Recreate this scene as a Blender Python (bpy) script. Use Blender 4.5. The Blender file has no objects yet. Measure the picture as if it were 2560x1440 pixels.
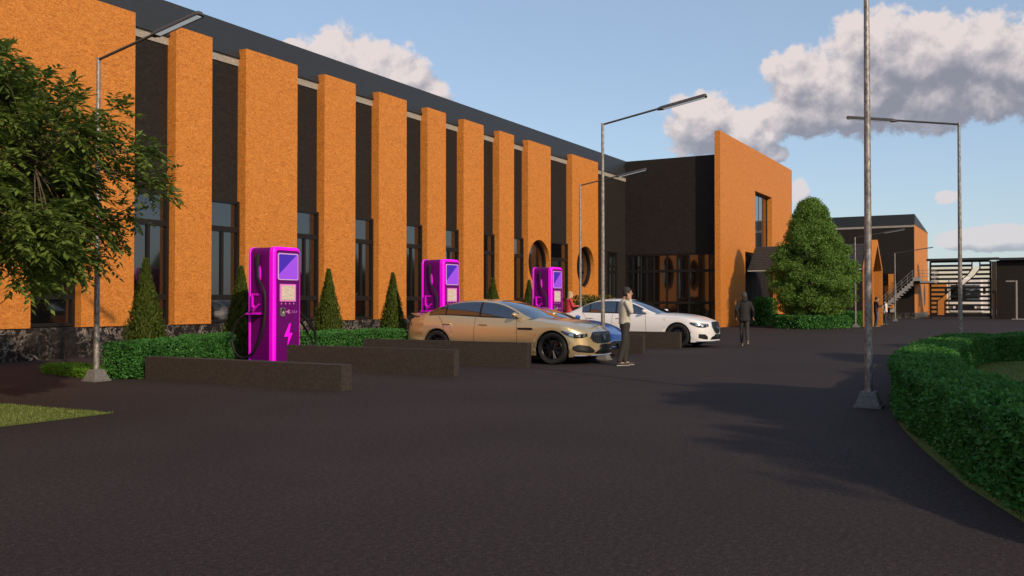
import bpy, bmesh, math, random
import numpy as np
from mathutils import Vector, Matrix
R = math.radians
PI = math.pi
S = bpy.context.scene
COL = S.collection
random.seed(7)

# ------------------------------------------------------------------ camera
YAW = R(29.57); PITCH = math.atan(36/2281)
cam_d = bpy.data.cameras.new('camera'); cam = bpy.data.objects.new('camera', cam_d); COL.objects.link(cam)
cam.location = (0, 0, 1.4)
cam.rotation_euler = (R(90)+PITCH, 0, YAW-R(90))
cam_d.sensor_width = 36; cam_d.lens = 36*2281/2560
cam_d.clip_start = 0.1; cam_d.clip_end = 3000
S.camera = cam

# ------------------------------------------------------------------ light
SUN_EL = R(27); SUN_DIR = Vector((-.5*math.cos(SUN_EL), -.866*math.cos(SUN_EL), math.sin(SUN_EL)))
sl = bpy.data.lights.new('sun', 'SUN'); sl.energy = 3.4; sl.angle = R(1.0); sl.color = (1, .80, .58)
so = bpy.data.objects.new('sun', sl); COL.objects.link(so)
so.rotation_euler = SUN_DIR.to_track_quat('Z', 'Y').to_euler(); so.location = (-20, -35, 30)
S.view_settings.view_transform = 'Standard'; S.view_settings.look = 'None'
S.view_settings.exposure = 0.0; S.view_settings.gamma = 1
try: S.view_settings.use_curve_mapping = False
except Exception: pass
S.cycles.max_bounces = 6; S.cycles.transparent_max_bounces = 8
S.cycles.diffuse_bounces = 3; S.cycles.glossy_bounces = 4
S.cycles.use_denoising = True

# ------------------------------------------------------------------ node helper
class NT:
    def __init__(s, tree): s.t = tree; s.n = tree.nodes; s.l = tree.links
    def node(s, typ, **kw):
        n = s.n.new(typ)
        for k, v in kw.items(): setattr(n, k, v)
        return n
    def link(s, a, b): s.l.new(a, b)
    def put(s, sock, v):
        if isinstance(v, bpy.types.NodeSocket): s.l.new(v, sock)
        else: sock.default_value = v
    def math(s, op, a, b=0.0, c=None, clamp=False):
        n = s.n.new('ShaderNodeMath'); n.operation = op; n.use_clamp = clamp
        s.put(n.inputs[0], a); s.put(n.inputs[1], b)
        if c is not None: s.put(n.inputs[2], c)
        return n.outputs[0]
    def vmath(s, op, a, b):
        n = s.n.new('ShaderNodeVectorMath'); n.operation = op
        s.put(n.inputs[0], a); s.put(n.inputs[1], b)
        return n.outputs['Value'] if op in ('DOT_PRODUCT', 'LENGTH') else n.outputs[0]
    def ramp(s, fac, stops, interp='LINEAR'):
        n = s.n.new('ShaderNodeValToRGB'); n.color_ramp.interpolation = interp
        while len(n.color_ramp.elements) < len(stops): n.color_ramp.elements.new(.5)
        for e, (p, c) in zip(n.color_ramp.elements, stops):
            e.position = p; e.color = (*c, 1) if len(c) == 3 else c
        s.put(n.inputs[0], fac); return n.outputs[0]
    def mix(s, fac, a, b, blend='MIX'):
        n = s.n.new('ShaderNodeMix'); n.data_type = 'RGBA'; n.blend_type = blend
        s.put(n.inputs[0], fac)
        for i, v in ((6, a), (7, b)):
            if isinstance(v, tuple) and len(v) == 3: v = (*v, 1)
            s.put(n.inputs[i], v)
        return n.outputs[2]
    def noise(s, vec, scale, detail=4, rough=.5, dist=0, dims='3D'):
        n = s.n.new('ShaderNodeTexNoise'); n.noise_dimensions = dims
        if vec is not None: s.put(n.inputs['Vector'], vec)
        n.inputs['Scale'].default_value = scale; n.inputs['Detail'].default_value = detail
        n.inputs['Roughness'].default_value = rough; n.inputs['Distortion'].default_value = dist
        return n.outputs[0]
    def mapping(s, vec, scale=(1, 1, 1), loc=(0, 0, 0), rot=(0, 0, 0)):
        n = s.n.new('ShaderNodeMapping'); s.put(n.inputs[0], vec)
        n.inputs['Scale'].default_value = scale; n.inputs['Location'].default_value = loc; n.inputs['Rotation'].default_value = rot
        return n.outputs[0]

# ------------------------------------------------------------------ sky with clouds (by world direction: azimuth and elevation)
world = bpy.data.worlds.new('World'); S.world = world; world.use_nodes = True
wt = NT(world.node_tree); wt.n.clear()
sky = wt.node('ShaderNodeTexSky'); sky.sky_type = 'NISHITA'; sky.sun_disc = False
sky.sun_elevation = SUN_EL; sky.sun_rotation = R(210); sky.altitude = 100; sky.air_density = 1.0; sky.dust_density = .8; sky.ozone_density = 1.5
def cl(px, py, rx, ry):          # a cloud lump: azimuth, elevation and radii in degrees
    a = math.atan((px-1280)/2281); e = math.atan((756-py)/2281*math.cos(a)); k = math.degrees(1/2281)
    return (math.degrees(a), math.degrees(e), rx*k, ry*k)
CL = [cl(835, 145, 95, 85), cl(900, 165, 100, 85), cl(985, 195, 100, 82), cl(1070, 255, 70, 60), cl(725, 115, 24, 20),
      cl(2200, 115, 125, 95), cl(2050, 195, 125, 95), cl(2180, 210, 200, 130), cl(2330, 140, 160, 110), cl(2470, 155, 170, 110), cl(2600, 190, 120, 100), cl(2380, 230, 230, 85), cl(2250, 170, 230, 110),
      cl(2100, 290, 200, 50), cl(1960, 290, 85, 55), cl(1765, 315, 115, 85), cl(1860, 335, 120, 62), cl(1925, 385, 48, 30), cl(1995, 490, 26, 40),
      cl(2368, 495, 32, 20), cl(2425, 598, 75, 26), cl(2520, 592, 80, 32), cl(2680, 600, 120, 35), (-60, 14, 9, 4), (-75, 22, 7, 4),
      (60, 12, 9, 5), (85, 20, 12, 6), (118, 12, 10, 5), (150, 22, 12, 6), (-120, 16, 12, 6), (-160, 12, 14, 5), (100, 40, 14, 8), (-30, 45, 12, 7)]
g = bpy.data.node_groups.new('cloud_field', 'ShaderNodeTree')
g.interface.new_socket('P', in_out='INPUT', socket_type='NodeSocketVector')
g.interface.new_socket('D', in_out='OUTPUT', socket_type='NodeSocketFloat')
gt = NT(g); gi = gt.node('NodeGroupInput'); go = gt.node('NodeGroupOutput')
P = gi.outputs[0]
acc = None
for (a, e, rx, ry) in CL:
    v = gt.vmath('MULTIPLY', gt.vmath('SUBTRACT', P, (a, e, 0)), (1/rx, 1/ry, 0))
    d = gt.math('SUBTRACT', 1.0, gt.vmath('DOT_PRODUCT', v, v))
    acc = d if acc is None else gt.math('SMOOTH_MAX', acc, d, .18)
acc = gt.math('MAXIMUM', acc, -3.0)
n1 = gt.noise(P, .46, 8, .53, .2)
n2 = gt.noise(P, 1.5, 5, .6, 0)
f = gt.math('ADD', gt.math('MULTIPLY', acc, 1.0), gt.math('MULTIPLY', gt.math('SUBTRACT', n1, .5), 2.25))
f = gt.math('ADD', f, gt.math('MULTIPLY', gt.math('SUBTRACT', n2, .5), .6))
gt.link(f, go.inputs[0])
tc = wt.node('ShaderNodeTexCoord'); nd = tc.outputs['Generated']
sep = wt.node('ShaderNodeSeparateXYZ'); wt.link(nd, sep.inputs[0])
az = wt.math('SUBTRACT', YAW, wt.math('ARCTAN2', sep.outputs[1], sep.outputs[0]))   # clockwise from the view heading
az = wt.math('MULTIPLY', wt.math('WRAP', az, PI, -PI), 180/PI)
el = wt.math('MULTIPLY', wt.math('ARCSINE', sep.outputs[2]), 180/PI)
cb = wt.node('ShaderNodeCombineXYZ'); wt.link(az, cb.inputs[0]); wt.link(el, cb.inputs[1])
def field(off):
    n = wt.node('ShaderNodeGroup'); n.node_tree = g
    wt.put(n.inputs[0], wt.vmath('ADD', cb.outputs[0], off)); return n.outputs[0]
d0 = field((0, 0, 0)); d1 = field((-.35, .8, 0)); d2 = field((-.5, 2.3, 0))
alpha = wt.node('ShaderNodeMapRange'); alpha.interpolation_type = 'SMOOTHSTEP'
wt.put(alpha.inputs[0], wt.math('ADD', d0, wt.math('MULTIPLY', wt.math('SUBTRACT', wt.noise(cb.outputs[0], 1.1, 7, .62, .3), .5), 1.1))); alpha.inputs[1].default_value = -.08; alpha.inputs[2].default_value = .38
lit = wt.math('ADD', wt.math('MULTIPLY', wt.math('SUBTRACT', d0, d1), .80), .66)
lit = wt.math('SUBTRACT', lit, wt.math('MULTIPLY', wt.math('MINIMUM', wt.math('MAXIMUM', d2, 0.0), 1.5), .40), clamp=True)
ccol = wt.ramp(lit, [(0, (1.95, 1.98, 2.40)), (.25, (2.45, 2.42, 2.80)), (.6, (3.85, 3.55, 3.75)), (1, (5.9, 5.2, 5.05))])
hz = wt.mix(.42, sky.outputs[0], (3.35, 4.25, 5.65))
far = wt.math('MULTIPLY', wt.math('SUBTRACT', 1.0, wt.math('MULTIPLY', el, 1/11)), .62, clamp=True)
ccol = wt.mix(far, ccol, wt.mix(.5, hz, (3.6, 4.0, 4.9)))
amax = wt.math('MULTIPLY', alpha.outputs[0], .96)
up = wt.math('GREATER_THAN', sep.outputs[2], 0.0)
skyc = wt.mix(wt.math('MULTIPLY', amax, up), hz, ccol)
bg = wt.node('ShaderNodeBackground'); wt.link(skyc, bg.inputs[0]); bg.inputs[1].default_value = .135
wo = wt.node('ShaderNodeOutputWorld'); wt.link(bg.outputs[0], wo.inputs[0])
world.cycles.sampling_method = 'MANUAL'; world.cycles.sample_map_resolution = 512

# ------------------------------------------------------------------ materials
MATS = {}
def mat(name, base=(.5, .5, .5), rough=.6, metal=0, coat=0, spec=.5, fn=None, bump=None, emis=None, alpha=None):
    m = bpy.data.materials.new(name); m.use_nodes = True; t = NT(m.node_tree)
    b = t.n['Principled BSDF']
    b.inputs['Base Color'].default_value = (*base, 1); b.inputs['Roughness'].default_value = rough
    b.inputs['Metallic'].default_value = metal; b.inputs['Coat Weight'].default_value = coat
    b.inputs['Coat Roughness'].default_value = .06
    b.inputs['Specular IOR Level'].default_value = spec
    if emis: b.inputs['Emission Color'].default_value = (*emis[0], 1); b.inputs['Emission Strength'].default_value = emis[1]
    if fn: fn(t, b)
    MATS[name] = m; return m
def wpos(t):
    return t.node('ShaderNodeNewGeometry').outputs['Position']
def add_bump(t, b, h, strength=.3, dist=.02):
    n = t.node('ShaderNodeBump'); n.inputs['Strength'].default_value = strength; n.inputs['Distance'].default_value = dist
    t.put(n.inputs['Height'], h); t.link(n.outputs[0], b.inputs['Normal'])
def stucco(c_hi, c_mid, c_lo, sc=1.0, rough=.75):
    def fn(t, b):
        p = t.mapping(wpos(t), scale=(1, 1, 2.5))
        n = t.noise(p, 4.6*sc, 6, .70, 1.8)
        ng = t.noise(p, 4.4*sc, 3, .58, 3.2)
        fine = t.noise(wpos(t), 26, 3, .7)
        fine2 = t.noise(wpos(t), 70, 2, .7)
        line = t.math('ABSOLUTE', t.math('SUBTRACT', ng, .5))
        groove = t.ramp(line, [(0, (0, 0, 0)), (.016, (.6, .6, .6)), (.045, (1, 1, 1))])
        c = t.ramp(n, [(.28, c_lo), (.48, c_mid), (.75, c_hi)])
        c = t.mix(t.math('MULTIPLY', t.math('SUBTRACT', 1.0, groove), .55), c, c_lo, 'MIX')
        v = t.ramp(t.math('ADD', t.math('MULTIPLY', fine, .6), t.math('MULTIPLY', fine2, .4)), [(.33, (.60, .60, .60)), (.5, (1, 1, 1)), (.68, (1.42, 1.42, 1.42))])
        c = t.mix(1.0, c, v, 'MULTIPLY')
        t.link(c, b.inputs['Base Color'])
        h = t.math('ADD', t.math('MULTIPLY', groove, .5), t.math('ADD', fine, t.math('MULTIPLY', fine2, .5)))
        add_bump(t, b, h, .35, .02)
    return fn
mat('orange', rough=.62, spec=.3, fn=stucco((.76, .292, .060), (.59, .205, .031), (.33, .095, .011)))
mat('black_wall', rough=.8, spec=.25, fn=stucco((.031, .023, .018), (.018, .0135, .011), (.008, .0065, .0055), .8))
mat('band_grey', rough=.8, fn=stucco((.42, .37, .31), (.34, .30, .25), (.24, .21, .17)))
mat('roof_black', rough=.5, spec=.5, fn=stucco((.026, .029, .033), (.020, .022, .025), (.014, .016, .018)))
mat('wall_brown', rough=.85, spec=.3, fn=stucco((.062, .046, .037), (.046, .035, .028), (.030, .023, .019), 1.5))
def marble(t, b):
    p = wpos(t)
    w = t.noise(p, 1.3, 4, .6, 1.2)
    q = t.vmath('ADD', p, t.vmath('MULTIPLY', t.node('ShaderNodeCombineXYZ').outputs[0], (0, 0, 0)))
    a = t.math('ABSOLUTE', t.math('SUBTRACT', t.noise(p, 3.8, 10, .74, .3), .5))
    v1 = t.ramp(a, [(0, (1, 1, 1)), (.010, (.6, .6, .6)), (.028, (.0, .0, .0))])
    patch = t.ramp(w, [(.42, (0, 0, 0)), (.62, (1, 1, 1))])
    f = t.math('MULTIPLY', v1, t.math('ADD', t.math('MULTIPLY', patch, .9), .05))
    c = t.mix(f, (.013, .010, .009), (.50, .42, .35))
    cloudy = t.ramp(t.noise(p, 5.2, 9, .8, .5), [(.56, (0, 0, 0)), (.70, (1, 1, 1))])
    c = t.mix(t.math('MULTIPLY', cloudy, .28), c, (.17, .13, .11))
    t.link(c, b.inputs['Base Color'])
mat('marble', rough=.3, fn=marble)
def asphalt(t, b):
    p = wpos(t)
    f1 = t.noise(p, 24, 4, .85); f2 = t.noise(p, 90, 2, .8); big = t.noise(p, .35, 4, .6, .5)
    v = t.math('ADD', t.math('MULTIPLY', f1, .5), t.math('MULTIPLY', f2, .5))
    c = t.ramp(v, [(.32, (.0095, .008, .008)), (.5, (.0335, .0250, .0235)), (.66, (.090, .068, .063))])
    c = t.mix(1.0, c, t.ramp(big, [(.3, (.86, .86, .87)), (.7, (1.12, 1.12, 1.11))]), 'MULTIPLY')
    t.link(c, b.inputs['Base Color']); add_bump(t, b, v, .5, .006)
mat('asphalt', rough=.9, spec=.15, fn=asphalt)
def lawn_fn(t, b):
    p = wpos(t)
    f1 = t.noise(p, 22, 4, .75, .4); f2 = t.noise(p, 1.2, 5, .6); f3 = t.noise(p, 90, 2, .8)
    v = t.math('ADD', t.math('MULTIPLY', f1, .5), t.math('MULTIPLY', f3, .5))
    c = t.ramp(v, [(.3, (.045, .065, .012)), (.5, (.115, .145, .030)), (.7, (.22, .24, .065))])
    c = t.mix(t.ramp(f2, [(.45, (0, 0, 0)), (.75, (.5, .5, .5))]), c, (.17, .14, .05))
    t.link(c, b.inputs['Base Color']); add_bump(t, b, v, .8, .02)
mat('lawn_mat', rough=.9, spec=.2, fn=lawn_fn)
def glassy(tint, mixf):
    def fn(t, b):
        out = t.n['Material Output']
        gl = t.node('ShaderNodeBsdfGlossy'); gl.inputs[0].default_value = (*tint, 1); gl.inputs['Roughness'].default_value = .03
        b.inputs['Base Color'].default_value = (.004, .004, .005, 1); b.inputs['Roughness'].default_value = .1
        ge = t.node('ShaderNodeNewGeometry'); cosv = t.math('ABSOLUTE', t.vmath('DOT_PRODUCT', ge.outputs['Incoming'], ge.outputs['Normal']))
        fr = t.math('MULTIPLY', t.math('POWER', t.math('SUBTRACT', 1.0, cosv), 4.0), .7)
        wav = t.noise(wpos(t), .8, 2, .5); bp = t.node('ShaderNodeBump'); bp.inputs['Strength'].default_value = .03; bp.inputs['Distance'].default_value = .05
        t.put(bp.inputs['Height'], wav); t.link(bp.outputs[0], gl.inputs['Normal'])
        mx = t.node('ShaderNodeMixShader'); t.put(mx.inputs[0], t.math('ADD', fr, mixf, clamp=True))
        t.link(b.outputs[0], mx.inputs[1]); t.link(gl.outputs[0], mx.inputs[2]); t.link(mx.outputs[0], out.inputs[0])
    return fn
mat('window_glass', fn=glassy((.84, .85, .86), .105))
mat('car_glass', fn=glassy((.8, .86, .95), .17))
mat('frame_dark', (.012, .0095, .008), .5, spec=.3)
mat('black_trim', (.008, .008, .009), .35)
mat('rubber', (.012, .011, .011), .8)
mat('rim_black', (.015, .015, .016), .3, metal=.6, coat=.4)
mat('chrome', (.65, .65, .66), .15, metal=1)
def flake(c, c2):
    def fn(t, b):
        n = t.noise(wpos(t), 160, 2, .8)
        t.link(t.mix(t.ramp(n, [(.35, (0, 0, 0)), (.65, (1, 1, 1))]), c, c2), b.inputs['Base Color'])
    return fn
mat('paint_gold', rough=.30, metal=.62, coat=.8, fn=flake((.54, .385, .19), (.72, .535, .30)))
mat('paint_white', rough=.4, metal=.0, coat=.7, fn=flake((.70, .68, .66), (.80, .78, .76)))
mat('paint_blue', rough=.3, metal=.5, coat=.8, fn=flake((.02, .075, .33), (.035, .12, .45)))
mat('grille_metal', (.16, .16, .165), .25, metal=1)
mat('lamp_clear', (.30, .33, .36), .08, metal=.6, coat=1)
mat('lamp_lens', (.75, .75, .72), .1, metal=.9, coat=1)
mat('lamp_dark', (.02, .022, .025), .08, metal=.3, coat=1)
mat('tail_red', (.16, .008, .01), .15, coat=1)
mat('interior', (.03, .022, .02), .8)
mat('tan_seat', (.22, .12, .07), .7)
def galv(t, b):
    n = t.noise(t.mapping(wpos(t), scale=(1, 1, .5)), 24, 4, .75)
    t.link(t.ramp(n, [(.32, (.12, .11, .10)), (.5, (.26, .24, .22)), (.68, (.48, .44, .40))]), b.inputs['Base Color'])
    add_bump(t, b, n, .25, .01)
mat('galvanised', rough=.5, metal=.45, fn=galv)
mat('concrete', rough=.85, fn=stucco((.20, .19, .18), (.16, .15, .145), (.11, .105, .10), 2))
mat('stair_conc', rough=.85, fn=stucco((.34, .31, .28), (.29, .265, .24), (.22, .20, .18), 2))
mat('lamp_housing', (.055, .05, .046), .6, fn=lambda t, b: t.link(t.ramp(t.noise(wpos(t), 40, 3, .7), [(.35, (.035, .03, .027)), (.65, (.085, .075, .066))]), b.inputs['Base Color']))
mat('lamp_diffuser', (.92, .95, .95), .35, emis=((.8, .92, 1), .28))  # lamps are unlit; faint emission painted in to brighten the underside strip
mat('magenta', (1.0, .0, .98), .45, spec=.3)
mat('magenta_dark', (.115, .0, .125), .5, spec=.2)
mat('magenta_mid', (.60, .0, .60), .45)
mat('screen_frame', (.72, .42, .85), .4)
def screen_fn(t, b):
    tcn = t.node('ShaderNodeTexCoord'); s2 = t.node('ShaderNodeSeparateXYZ'); t.link(tcn.outputs['Object'], s2.inputs[0])
    f = t.math('SUBTRACT', s2.outputs[0], t.math('MULTIPLY', s2.outputs[2], -.88))    # diagonal split of the display picture
    f = t.math('GREATER_THAN', t.math('SUBTRACT', s2.outputs[2], t.math('MULTIPLY', s2.outputs[0], .80)), 1.9)
    c = t.mix(f, (.26, .055, .62), (.045, .012, .34))
    t.link(c, b.inputs['Base Color']); t.link(c, b.inputs['Emission Color']); b.inputs['Emission Strength'].default_value = .45
mat('screen_picture', rough=.2, fn=screen_fn)
mat('pink_frame', (.80, .22, .66), .5)
mat('cream_panel', rough=.6, fn=lambda t, b: t.link(t.ramp(t.noise(wpos(t), 60, 2, .8), [(.35, (.42, .33, .24)), (.62, (.82, .72, .58))]), b.inputs['Base Color']))
mat('icon_pink', (.55, .18, .45), .5)
mat('cable_black', (.003, .003, .0035), .6)
mat('tile_brown', rough=.6, fn=lambda t, b: (t.link(t.ramp(t.noise(wpos(t), 5, 4, .6), [(.3, (.022, .020, .020)), (.7, (.042, .037, .035))]), b.inputs['Base Color'])))
mat('gutter', (.42, .40, .38), .5)
mat('cream_wall', (.86, .82, .66), .8); mat('white_paint', (.88, .87, .84), .45, coat=.4)
mat('skin', (.44, .235, .15), .55); mat('skin_pale', (.66, .43, .32), .55)
def cloth(c, k=1.25):
    return lambda t, b: t.link(t.ramp(t.noise(wpos(t), 60, 3, .7), [(.35, tuple(x/k for x in c)), (.65, tuple(x*k for x in c))]), b.inputs['Base Color'])
mat('hair_black', rough=.7, fn=cloth((.02, .017, .015))); mat('hair_blond', rough=.6, fn=cloth((.42, .29, .15)))
mat('sweater_cream', rough=.9, fn=cloth((.50, .46, .37))); mat('trouser_dark', rough=.85, fn=cloth((.032, .028, .023)))
mat('jacket_dark', rough=.8, fn=cloth((.011, .010, .009))); mat('trouser_grey', rough=.85, fn=cloth((.032, .030, .026)))
mat('coat_red', rough=.7, fn=cloth((.50, .035, .055))); mat('navy', rough=.8, fn=cloth((.02, .022, .032))); mat('denim', rough=.85, fn=cloth((.06, .09, .14)))
mat('blouse_white', rough=.8, fn=cloth((.66, .60, .52))); mat('shoe_brown', rough=.6, fn=cloth((.20, .10, .05))); mat('shoe_dark', rough=.6, fn=cloth((.03, .028, .026)))
mat('sole_white', (.6, .58, .53), .6); mat('beanie', rough=.9, fn=cloth((.055, .05, .044))); mat('phone_black', (.01, .01, .012), .2)
mat('bark', rough=.9, fn=lambda t, b: (t.link(t.ramp(t.noise(t.mapping(wpos(t), scale=(1, 1, .25)), 18, 4, .7), [(.3, (.045, .032, .022)), (.7, (.14, .10, .07))]), b.inputs['Base Color'])))
mat('hedge_core', (.010, .030, .008), 1.0, spec=.0)
def leaf(name, lo, hi, trans=.3, wild=None):
    m = bpy.data.materials.new(name); m.use_nodes = True; t = NT(m.node_tree); t.n.clear()
    geo = t.node('ShaderNodeNewGeometry')
    rnd = geo.outputs['Random Per Island']
    big = t.noise(geo.outputs['Position'], 1.6, 3, .6)
    f = t.math('ADD', t.math('MULTIPLY', rnd, .65), t.math('MULTIPLY', big, .45))
    c = t.ramp(f, [(.12, lo), (.85, hi)])
    p = t.node('ShaderNodeBsdfPrincipled'); t.link(c, p.inputs['Base Color']); p.inputs['Roughness'].default_value = .5; p.inputs['Specular IOR Level'].default_value = .25
    tr = t.node('ShaderNodeBsdfTranslucent'); t.link(t.mix(.5, c, hi), tr.inputs[0])
    mx = t.node('ShaderNodeMixShader'); mx.inputs[0].default_value = trans
    t.link(p.outputs[0], mx.inputs[1]); t.link(tr.outputs[0], mx.inputs[2])
    o = t.node('ShaderNodeOutputMaterial'); t.link(mx.outputs[0], o.inputs[0]); MATS[name] = m
leaf('leaf_ash', (.055, .085, .016), (.20, .27, .055), .32)
leaf('leaf_round', (.060, .120, .018), (.19, .33, .060), .35)
leaf('leaf_cypress', (.030, .050, .008), (.100, .135, .022), .12)
leaf('leaf_hedge', (.018, .085, .016), (.075, .24, .045), .22)
leaf('leaf_laurel', (.018, .085, .020), (.085, .26, .045), .25)
leaf('leaf_low', (.07, .17, .012), (.19, .38, .03), .25)
leaf('leaf_shrub', (.03, .06, .012), (.17, .13, .03), .2)
leaf('grass_blade', (.060, .085, .016), (.22, .27, .06), .25)

# ------------------------------------------------------------------ mesh helper
class MB:
    def __init__(s): s.v = []; s.f = []
    def add(s, vs, fs):
        o = len(s.v); s.v += [tuple(p) for p in vs]; s.f += [tuple(i+o for i in f) for f in fs]; return s
    def box(s, x0, x1, y0, y1, z0, z1, M=None):
        vs = [(x, y, z) for z in (z0, z1) for y in (y0, y1) for x in (x0, x1)]
        if M: vs = [M @ Vector(p) for p in vs]
        return s.add(vs, [(0, 2, 3, 1), (4, 5, 7, 6), (0, 1, 5, 4), (2, 6, 7, 3), (0, 4, 6, 2), (1, 3, 7, 5)])
    def prism(s, poly, axis, a, b):      # poly in the other two axes (cyclic order kept)
        n = len(poly)
        def P3(p, w): return {'x': (w, p[0], p[1]), 'y': (p[0], w, p[1]), 'z': (p[0], p[1], w)}[axis]
        vs = [P3(p, a) for p in poly]+[P3(p, b) for p in poly]
        fs = [tuple(range(n))[::-1], tuple(range(n, 2*n))]+[(i, (i+1) % n, n+(i+1) % n, n+i) for i in range(n)]
        return s.add(vs, fs)
    def tube(s, pts, r, n=8, cap=True):
        pts = [Vector(p) for p in pts]; rs = r if isinstance(r, (list, tuple)) else [r]*len(pts)
        rings = []; prev = None
        for i, p in enumerate(pts):
            t = (pts[min(i+1, len(pts)-1)]-pts[max(i-1, 0)]).normalized()
            if prev is None: u = t.orthogonal().normalized()
            else: u = (prev-t*prev.dot(t)); u = u.normalized() if u.length > 1e-6 else t.orthogonal().normalized()
            prev = u; w = t.cross(u)
            rings.append([p+(u*math.cos(2*PI*k/n)+w*math.sin(2*PI*k/n))*rs[i] for k in range(n)])
        vs = [q for rg in rings for q in rg]; fs = []
        for i in range(len(pts)-1):
            for k in range(n):
                fs.append((i*n+k, i*n+(k+1) % n, (i+1)*n+(k+1) % n, (i+1)*n+k))
        if cap: fs += [tuple(range(n))[::-1], tuple(range((len(pts)-1)*n, len(pts)*n))]
        return s.add(vs, fs)
    def lathe(s, prof, c=(0, 0, 0), axis='z', n=24):   # prof: (radius, along)
        vs = []; m = len(prof)
        for k in range(n):
            a = 2*PI*k/n; ca, sa = math.cos(a), math.sin(a)
            for (r, h) in prof:
                p = {'z': (r*ca, r*sa, h), 'x': (h, r*ca, r*sa), 'y': (r*sa, h, r*ca)}[axis]
                vs.append((p[0]+c[0], p[1]+c[1], p[2]+c[2]))
        fs = [(k*m+i, ((k+1) % n)*m+i, ((k+1) % n)*m+i+1, k*m+i+1) for k in range(n) for i in range(m-1)]
        return s.add(vs, fs)
    def ell(s, c, r, n=12, m=8, M=None):
        vs = []; fs = []
        for i in range(m+1):
            th = PI*i/m
            for k in range(n):
                ph = 2*PI*k/n
                q = Vector((r[0]*math.sin(th)*math.cos(ph), r[1]*math.sin(th)*math.sin(ph), r[2]*math.cos(th)))
                if M: q = M @ q
                vs.append(q+Vector(c))
        for i in range(m):
            for k in range(n): fs.append((i*n+k, (i+1)*n+k, (i+1)*n+(k+1) % n, i*n+(k+1) % n))
        return s.add(vs, fs)
    def build(s, name, m, parent=None, loc=None, smooth=False, bevel=0):
        me = bpy.data.meshes.new(name); me.from_pydata(s.v, [], s.f)
        bm = bmesh.new(); bm.from_mesh(me)
        bmesh.ops.remove_doubles(bm, verts=bm.verts, dist=1e-5)
        bmesh.ops.recalc_face_normals(bm, faces=bm.faces); bm.to_mesh(me); bm.free()
        me.materials.append(MATS[m] if isinstance(m, str) else m)
        o = bpy.data.objects.new(name, me); COL.objects.link(o)
        if parent: o.parent = parent
        if loc is not None: o.location = loc
        if smooth:
            me.polygons.foreach_set('use_smooth', [True]*len(me.polygons))
            if smooth != 'all': me.set_sharp_from_angle(angle=R(38))
        if bevel:
            b = o.modifiers.new('bevel', 'BEVEL'); b.width = bevel; b.segments = 2; b.limit_method = 'ANGLE'; b.angle_limit = R(40)
        return o
def tag(o, label=None, cat=None, group=None, kind=None):
    if label: o['label'] = label
    if cat: o['category'] = cat
    if group: o['group'] = group
    if kind: o['kind'] = kind
    return o
def empty(name, loc, rz=0):
    o = bpy.data.objects.new(name, None); COL.objects.link(o); o.location = loc; o.rotation_euler = (0, 0, rz); o.empty_display_size = .3
    return o
def kids(o): return [c for c in bpy.data.objects if c.parent == o]
def copy_tree(o, parent=None):
    c = o.copy(); COL.objects.link(c)
    if parent: c.parent = parent
    for ch in kids(o): copy_tree(ch, c)
    return c
def W(root): return tuple(-x for x in root.location)     # child offset so that a part can be modelled in world coordinates
def np_mesh(name, V, F, m, parent=None):                  # V (n,3), F (k,4)
    me = bpy.data.meshes.new(name)
    me.vertices.add(len(V)); me.vertices.foreach_set('co', V.astype(np.float32).ravel())
    k = F.shape[1]
    me.loops.add(F.size); me.loops.foreach_set('vertex_index', F.astype(np.int32).ravel())
    me.polygons.add(len(F)); me.polygons.foreach_set('loop_start', np.arange(0, F.size, k, dtype=np.int32))
    me.update(calc_edges=True); me.validate()
    me.materials.append(MATS[m])
    o = bpy.data.objects.new(name, me); COL.objects.link(o)
    if parent: o.parent = parent
    return o
def leaves(P, A, N, L, Wd, rng, fold=.12):
    """diamond leaves: P base points, A axis directions, N rough normals"""
    n = len(P); A = A/np.linalg.norm(A, axis=1, keepdims=True)
    Bn = np.cross(A, N); Bn /= (np.linalg.norm(Bn, axis=1, keepdims=True)+1e-9)
    Nn = np.cross(Bn, A)
    l = (L*rng.uniform(.7, 1.25, n))[:, None]; w = (Wd*rng.uniform(.75, 1.2, n))[:, None]
    V = np.empty((n, 4, 3))
    V[:, 0] = P; V[:, 1] = P+A*l*.45+Bn*w*.5+Nn*l*fold; V[:, 2] = P+A*l; V[:, 3] = P+A*l*.45-Bn*w*.5+Nn*l*fold
    F = np.arange(n*4).reshape(n, 4)
    return V.reshape(-1, 3), F
def unit(rng, n):
    v = rng.normal(size=(n, 3)); return v/np.linalg.norm(v, axis=1, keepdims=True)

# ------------------------------------------------------------------ ground
def flat(name, poly, z, m, **kw):
    b = MB(); b.add([(x, y, z) for x, y in poly], [tuple(range(len(poly)))])
    return tag(b.build(name, m), kind='structure')
flat('ground', [(-250, -400), (700, -400), (700, 500), (-250, 500)], 0, 'asphalt')
flat('lawn', [(7.52, 10.02), (7.48, 12.3), (7.2, 16.5), (2, 17.5), (-4, 14), (-3, 10.02)][::-1] if False else [(7.54, 10.04), (7.49, 10.9), (7.47, 12.35), (6.9, 15.5), (1, 16), (-3, 12.5), (-3, 10.0), (6.07, 10.03)], .005, 'lawn_mat')
LAWN = [(3.2, -3.3), (5.0, -1.35), (6.64, .04), (7.78, .44), (9.3, .85), (10.86, 1.22), (12.3, 1.50), (14.2, 1.78), (18.7, 1.97), (22.5, 1.85), (24.9, 1.58), (26.2, .9), (26.9, -.4), (27, -3), (26, -14), (3.0, -14)]
flat('circle_lawn', LAWN, .005, 'lawn_mat')

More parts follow.
